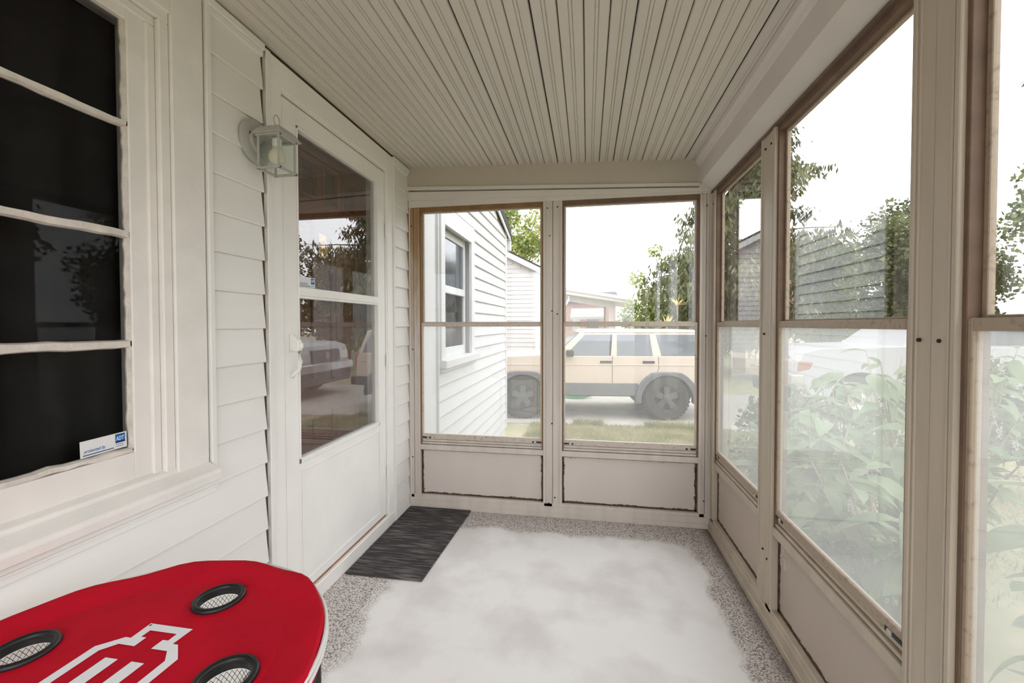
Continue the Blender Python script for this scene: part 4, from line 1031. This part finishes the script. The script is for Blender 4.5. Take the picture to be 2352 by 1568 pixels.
def pokeweed(x, y, h, spread, n_stem, label, seed, dens=12, group=None):
    rr = random.Random(seed); t = thing('pokeweed', (x, y, GZ), label, 'shrub', group, False)
    m = MB(); leaves = 0
    for s in range(n_stem):
        a = rr.uniform(0, 6.28); out = spread * rr.uniform(.3, 1.); hh = h * rr.uniform(.6, 1.05)
        ex_ = out * math.cos(a); ey = out * math.sin(a)
        if x + ex_ < W + .17: ex_ = W + .17 - x + rr.uniform(0, .1)
        pts = [Vector((ex_ * q ** 1.6, ey * q ** 1.6, hh * (q - .12 * q ** 3))) for q in (0, .2, .4, .6, .8, 1)]
        m.tube([tuple(p) for p in pts], [.011, .010, .008, .007, .005, .003], 6)
        for i in range(dens):
            q = rr.uniform(.22, 1.); j = min(4, int(q * 5)); p = pts[j].lerp(pts[j + 1], q * 5 - j)
            az = rr.uniform(0, 6.28)
            o = bpy.data.objects.new('leaf', rr.choice(LM)); COL.objects.link(o); o.parent = t
            o.location = p; o.rotation_euler = (rr.uniform(-.5, .5), rr.uniform(-.5, .45), az)
            k = rr.uniform(.75, 1.25); o.scale = (k, k, k)
            # keep clear of the glass
            tip = x + p.x + math.cos(az) * .2 * k
            if tip < W + .07: o.rotation_euler[2] = math.pi - az
            leaves += 1
        if rr.random() < .6:
            q = rr.uniform(.5, .95); j = min(4, int(q * 5)); p = pts[j].lerp(pts[j + 1], q * 5 - j)
            o = bpy.data.objects.new('flower_spike', RM); COL.objects.link(o); o.parent = t; o.location = p; o.rotation_euler = (0, 0, rr.uniform(-1, 1)); o.scale = (1.1, 1.1, 1.2)
    part('stems', m, 'stem', t, smooth='all')
spots = [(2.50, 2.05, 1.45, .36, 10, 'leafy pokeweed shrub pressed against the wide side window by the broad post'),
         (2.52, 2.62, 1.35, .36, 11, 'pokeweed shrub in the middle of the wide side window'),
         (2.62, 3.25, 1.20, .36, 9, 'pokeweed shrub outside the post between the side windows'),
         (2.52, 1.25, 1.55, .36, 10, 'pokeweed shrub behind the screen beside the broad post'),
         (2.55, .55, 1.5, .36, 9, 'pokeweed shrub furthest along beyond the broad post'),
         (3.15, 2.95, 1.62, .40, 12, 'taller pokeweed shrub one row back behind the wide side window'),
         (3.30, 3.85, 1.55, .42, 11, 'pokeweed shrub one row back near the porch corner'),
         (3.20, 1.75, 1.70, .42, 11, 'pokeweed shrub one row back beyond the broad post'),
         (3.95, 3.55, 1.72, .42, 12, 'pokeweed shrub in the third row out from the side windows'),
         (4.05, 4.6, 1.62, .45, 11, 'pokeweed shrub furthest out toward the parked truck')]
for i, (x, y, h, sp, ns, lb) in enumerate(spots): pokeweed(x, y, h, sp, ns, lb, 50 + i, 20)
pokeweed(2.62, 5.4, .38, .28, 3, 'small pokeweed sprig on the lawn before the rear wheel', 70, 6)
tree('garden_bush', (3.3, 4.9, GZ), .5, blobs_ell(rr, (0, 0, .55), .35, .35, .35, 8, .32), 3000, .06, 'leafB', 'fine leaved bush outside the narrow side window', 41, .04, 'bush')
tree('garden_bush', (5.3, 5.2, GZ), .7, blobs_ell(rr, (0, 0, .85), .45, .5, .5, 10, .4), 3500, .07, 'leafC', 'dark bush out beyond the pokeweeds', 42, .05, 'bush')
tree('garden_bush', (4.6, 1.9, GZ), .7, blobs_ell(rr, (0, 0, .8), .4, .45, .5, 10, .4), 3500, .07, 'leafC', 'dark bush outside the window next to the broad post', 43, .05, 'bush')

# ---------------------------------------------------------------- yuccas, hose, flag
def yucca(loc, stalk, r, n, label, seed):
    rr = random.Random(seed); t = thing('yucca', loc, label, 'plant', None, False)
    part('stalk', MB().tube([(0, 0, 0), (.04, 0, stalk * .5), (.02, 0, stalk)], [.035, .025, .03], 7), 'stem', t, smooth=True)
    for i in range(n):
        a = rr.uniform(0, 6.28); e = rr.uniform(-.2, 1.45); L = r * rr.uniform(.8, 1.1); d = Vector((math.cos(a) * math.cos(e), math.sin(a) * math.cos(e), math.sin(e)))
        b = d.cross(Vector((0, 0, 1))); b = b.normalized() * .02 if b.length > .01 else Vector((.02, 0, 0)); p = Vector((.02, 0, stalk))
        part('blade', MB().add([tuple(p - b * .6), tuple(p + d * L * .5 - b + Vector((0, 0, .01))), tuple(p + d * L), tuple(p + d * L * .5 + b + Vector((0, 0, .01))), tuple(p + b * .6)], [(0, 1, 2, 3, 4)]), 'yucca', t)
yucca((3.25, 11.6, GZ), 1.70, .36, 34, 'pale yellow spiky yucca behind the wagon roof', 61)
yucca((3.58, 11.9, GZ), 2.25, .30, 26, 'taller pale spiky yucca beside the other yucca', 62)
hs_ = MB()
for k in range(4):
    hs_.torus((.95 + .02 * k, 10.0 + .05 * k, GZ + .03 + .012 * k), .22 + .035 * k, .012, 'z', 28, 6, .55)
tag(part('garden_hose', hs_, 'hose', None, smooth='all'), 'loops of green garden hose lying behind the wagon on the drive', 'hose')
fl = thing('flagpole', (8.43, 17.4, GZ), 'white flagpole with ball top beside the spruce', 'flagpole')
part('pole', MB().tube([(8.43, 17.4, GZ), (8.43, 17.4, 3.36)], [.035, .03], 10), 'wing', fl, smooth=True)
part('finial', MB().lathe((8.43, 17.4, 3.36), [(.01, -.06), (.05, -.03), (.06, 0), (.05, .04), (.01, .06)], 'z', 14), 'wing', fl, smooth='all')
ff = thing('flag', (8.43, 17.4, 1.6), 'limp red and white striped flag hanging on the pole', 'flag')
for k in range(7):
    x0 = 8.47 + .055 * k; drop = .45 * k * .13
    part('stripe', MB().prism([(x0, 3.05 - drop * 1.4), (x0 + .05, 3.02 - drop * 1.5), (x0 + .075, 1.75 - drop * .15), (x0 + .02, 1.7 - drop * .1)], 'y', 17.36 + .03 * (k % 2), 17.38 + .03 * (k % 2)), 'flagred' if k % 2 == 0 else 'flagwhite', ff)
part('canton', MB().prism([(8.475, 3.04), (8.60, 2.95), (8.62, 2.45), (8.48, 2.5)], 'y', 17.34, 17.355), 'flagblue', ff)

# ---------------------------------------------------------------- lawn grass
rr = random.Random(99); g = MB()
def blades(x0, x1, y0, y1, n, h):
    for _ in range(n):
        x = rr.uniform(x0, x1); y = rr.uniform(y0, y1); hh = h * rr.uniform(.5, 1.4); a = rr.uniform(0, 6.28); w = .006
        dx, dy = math.cos(a) * w, math.sin(a) * w; lx, ly = rr.gauss(0, .35) * hh, rr.gauss(0, .35) * hh
        g.add([(x - dx, y - dy, GZ), (x + dx, y + dy, GZ), (x + lx, y + ly, GZ + hh)], [(0, 1, 2)])
blades(.26, 3.6, 5.6, 7.4, 26000, .055); blades(.26, 3.0, 3.2, 5.6, 9000, .05); blades(2.4, 8, 3., 7.3, 9000, .06)
for cx in (2.2, 2.5, 1.0): blades(cx, cx + .5, 7.3, 7.45, 700, .12)
go = put('lawn_grass', g.mesh('lawn_grass', (0, 0, 0), 0, False, False), 'grass'); go['kind'] = 'stuff'; go['label'] = 'short thin dry grass of the lawn'; go['category'] = 'grass'

# ---------------------------------------------------------------- sets of like things
for o in list(COL.objects):
    if o.parent is None and 'category' in o:
        k = o.name.split('.')[0]
        gname = {'pokeweed': 'pokeweed shrubs outside the porch', 'broad_tree': 'trees along the street side', 'hedge_tree': 'dense trees beside the spruce', 'leafy_tree': 'trees in the background',
                 'leafy_twig': 'twigs reaching past the side window', 'yucca': 'pale yuccas behind the wagon', 'garden_bush': 'garden bushes among the pokeweeds', 'security_sticker': 'security stickers on the glass'}.get(k)
        if gname: o['group'] = gname
